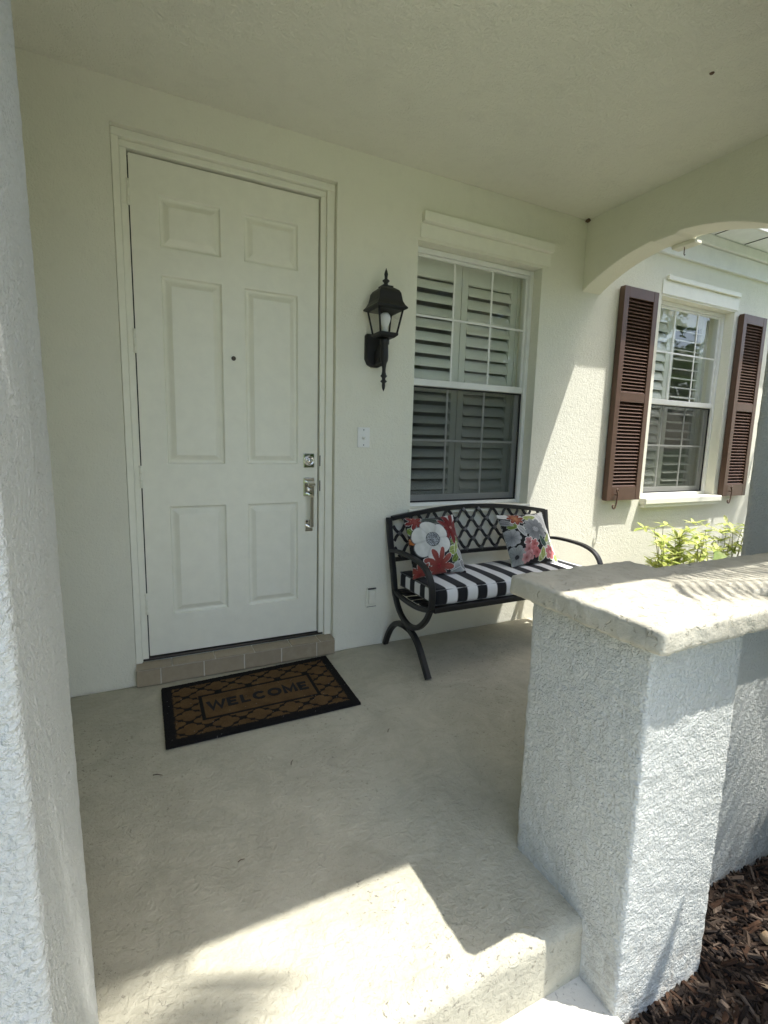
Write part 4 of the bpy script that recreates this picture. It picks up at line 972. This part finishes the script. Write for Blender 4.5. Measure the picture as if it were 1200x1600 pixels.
blocker_hedge(-3.4, -1.02, -3.0, -2.55, 1.7, 'unseen green foliage row added left of the walkway to block sky light', 52, 3500)
# palms beside the porch, out of frame, whose fronds shade the cap and floor
def palm(loc, h, nf, fl, label, seed, lean=(0, 0), tilt=(.15, .9), a0=0, a1=360, spec=None):
    r = random.Random(seed); root = empty('palm_tree', loc, label, 'palm', 'palms beside the porch'); bpy.context.view_layer.update()
    top = Vector((loc[0] + lean[0], loc[1] + lean[1], loc[2] + h))
    pts = catmull([Vector(loc), Vector(loc).lerp(top, .5) + Vector((.03, -.02, 0)), top], 8)
    cp(root, tube('trunk', pts, [.065 - .02 * k / (len(pts) - 1) + .006 * (k % 2) for k in range(len(pts))], 'bark', None, 10))
    for i in range(nf if spec is None else len(spec)):
        a = R(a0 + (a1 - a0) * i / nf) + r.uniform(-.15, .15) if spec is None else R(spec[i][0]); e = r.uniform(*tilt); d = Vector((math.cos(a) * math.cos(e), math.sin(a) * math.cos(e), math.sin(e))); L = fl * (r.uniform(.8, 1.1) if spec is None else spec[i][1]); rp = []
        for k in range(15):
            t = k / 14; rp.append(top + d * L * t + Vector((0, 0, -.42 * L * t * t)))
        fr = cp(root, tube('frond', rp, [.009 - .007 * k / 14 for k in range(15)], 'stem', None, 5)); items = []
        for k in range(3, 15):
            for sub in (0, .33, .66):
                kk = min(13.99, k + sub - .5); j = int(kk); p = rp[j].lerp(rp[j + 1], kk - j); dd = (rp[j + 1] - rp[j]).normalized(); sd = dd.cross(Vector((0, 0, 1))).normalized(); t = kk / 14
                for s in (-1, 1): items.append((p, sd * s * 1.0 + dd * (.55 + .5 * t) + Vector((0, 0, -.12)), (0, 0, 1), (1.15 - .75 * abs(t - .45)) * r.uniform(.85, 1.1)))
        lf = scatter_leaves('leaflets', items, 'palmleaf', None, .34 * fl / 1.4, .013, n=3, droop=.25); lf.parent = fr; lf.matrix_parent_inverse = Matrix.Identity(4)
    return root
palm((4.15, -2.85, -.26), 2.5, 10, 1.35, 'low feathery palm in the mulch bed in front of the low porch wall', 5, (0, 0), (.2, .8), 160, 395)
palm((3.50, -2.85, -.26), 3.25, 9, 1.4, 'slender feathery palm growing through the added foliage by the low porch wall', 9, (0, 0), (.12, .35),
     spec=[(160, 1.25), (174, .55), (205, .9), (228, 1), (252, .9), (278, 1), (305, .9), (332, .8)])
palm((-1.25, -3.2, -.34), 5.3, 10, 1.6, 'tall leaning palm left of the walkway', 15, (1.70, -.24), (.1, .5),
     spec=[(14, .82), (30, .80), (48, .7), (75, .8), (110, .9), (150, 1), (190, .9), (230, 1), (270, .9), (310, 1), (340, 1)])
palm((5.35, -1.45, -.26), 2.35, 12, 1.2, 'feathery palm near the window with brown shutters', 8)
# broadleaf trees across the lawn (mirrored in panes; canopy pair added to block sky)
def tree(loc, h, cr, label, seed):
    r = random.Random(seed); root = empty('shade_tree', loc, label, 'tree', 'trees across the lawn'); bpy.context.view_layer.update(); L = Vector(loc)
    top = L + Vector((0, 0, h * .45)); cp(root, tube('trunk', catmull([L, L + Vector((.1, .1, h * .2)), top], 5), [.22 - .01 * k for k in range(11)], 'bark', None, 9))
    items = []
    cl = [(L + Vector((r.gauss(0, cr * .5), r.gauss(0, cr * .5), h * .62 + r.gauss(0, h * .14))), r.uniform(.5, 1.0) * cr * .42) for _ in range(26)]
    for c, _ in cl[:9]: cp(root, tube('limb', [top - Vector((0, 0, .3)), top.lerp(c, .55) + Vector((0, 0, .15)), c], [.10, .05, .02], 'bark', None, 6))
    for c, rr in cl:
        for _ in range(150):
            v = Vector((r.gauss(0, 1), r.gauss(0, 1), r.gauss(0, .8))).normalized() * rr * r.random() ** .4
            items.append((c + v, (r.gauss(0, 1), r.gauss(0, 1), r.gauss(-.2, .6)), (r.gauss(0, .4), r.gauss(0, .4), 1), r.uniform(.7, 1.4)))
    cp(root, scatter_leaves('crown', items, 'treeleaf', None, .24, .085, n=2)); return root
tree((9.8, -11.0, -.34), 7.0, 3.0, 'shade tree across the lawn mirrored in the porch window', 32)
tree((19.5, -11.5, -.34), 7.5, 3.2, 'shade tree across the lawn mirrored in the window with brown shutters', 33)
tree((8.6, -6.2, -.34), 9.0, 2.7, 'unseen canopy tree added to block sky opposite the brown shutters', 41)  # added out of view to hold back light from the front right
tree((4.3, -6.6, -.34), 9.6, 2.7, 'unseen canopy tree added to block sky opposite the low wall', 42)  # added out of view to cut the high sky above the pillar

# fallen leaves
for k, (x, y, L, w, rz, lab) in enumerate([(1.62, -2.02, .060, .017, .5, 'broad pale fallen leaf on the mulch right of the pillar'), (1.47, -2.10, .060, .009, 2.0, 'narrow dry leaf on the mulch in front of the pale leaf'),
        (1.40, -2.16, .045, .010, 2.4, 'small tan leaf on the mulch nearest the pillar foot'), (1.66, -1.90, .055, .010, 1.0, 'dry leaf on the mulch against the low wall'), (1.78, -1.94, .045, .012, 2.8, 'curled tan leaf on the mulch at the right edge')]):
    dry_leaf((x, y, -.205), L, w, (random.uniform(-.3, .3), random.uniform(-.3, .3), rz), lab)
o = dry_leaf((.80, -1.94, -.178), .07, .012, (0, 0, .3), 'single brown leaf on the walkway at the foot of the step', .4); o['group'] = 'leaf on the walkway'

# small twigs and bits blown onto the porch floor
def twig(x, y, L, rz, label):
    o = tube('twig', [(-L / 2, 0, .0035), (-L * .1, L * .06, .005), (L / 2, -L * .03, .0035)], [.0016, .0018, .001], 'bark', None, 5)
    o.location = (x, y, .0012); o.rotation_euler = (0, 0, rz); tag(o, label, 'twig', 'bits of debris on the porch floor')
twig(.01, -.79, .035, -.4, 'tiny dark twig on the porch floor just left of the doormat front corner')
twig(.48, -.92, .030, 1.1, 'tiny dark twig on the porch floor in front of the doormat')
twig(.92, -.88, .026, .9, 'tiny dark twig on the porch floor right of the doormat')
twig(.22, -1.30, .020, .2, 'tiny dark twig on the porch floor just inside the sunlit patch')
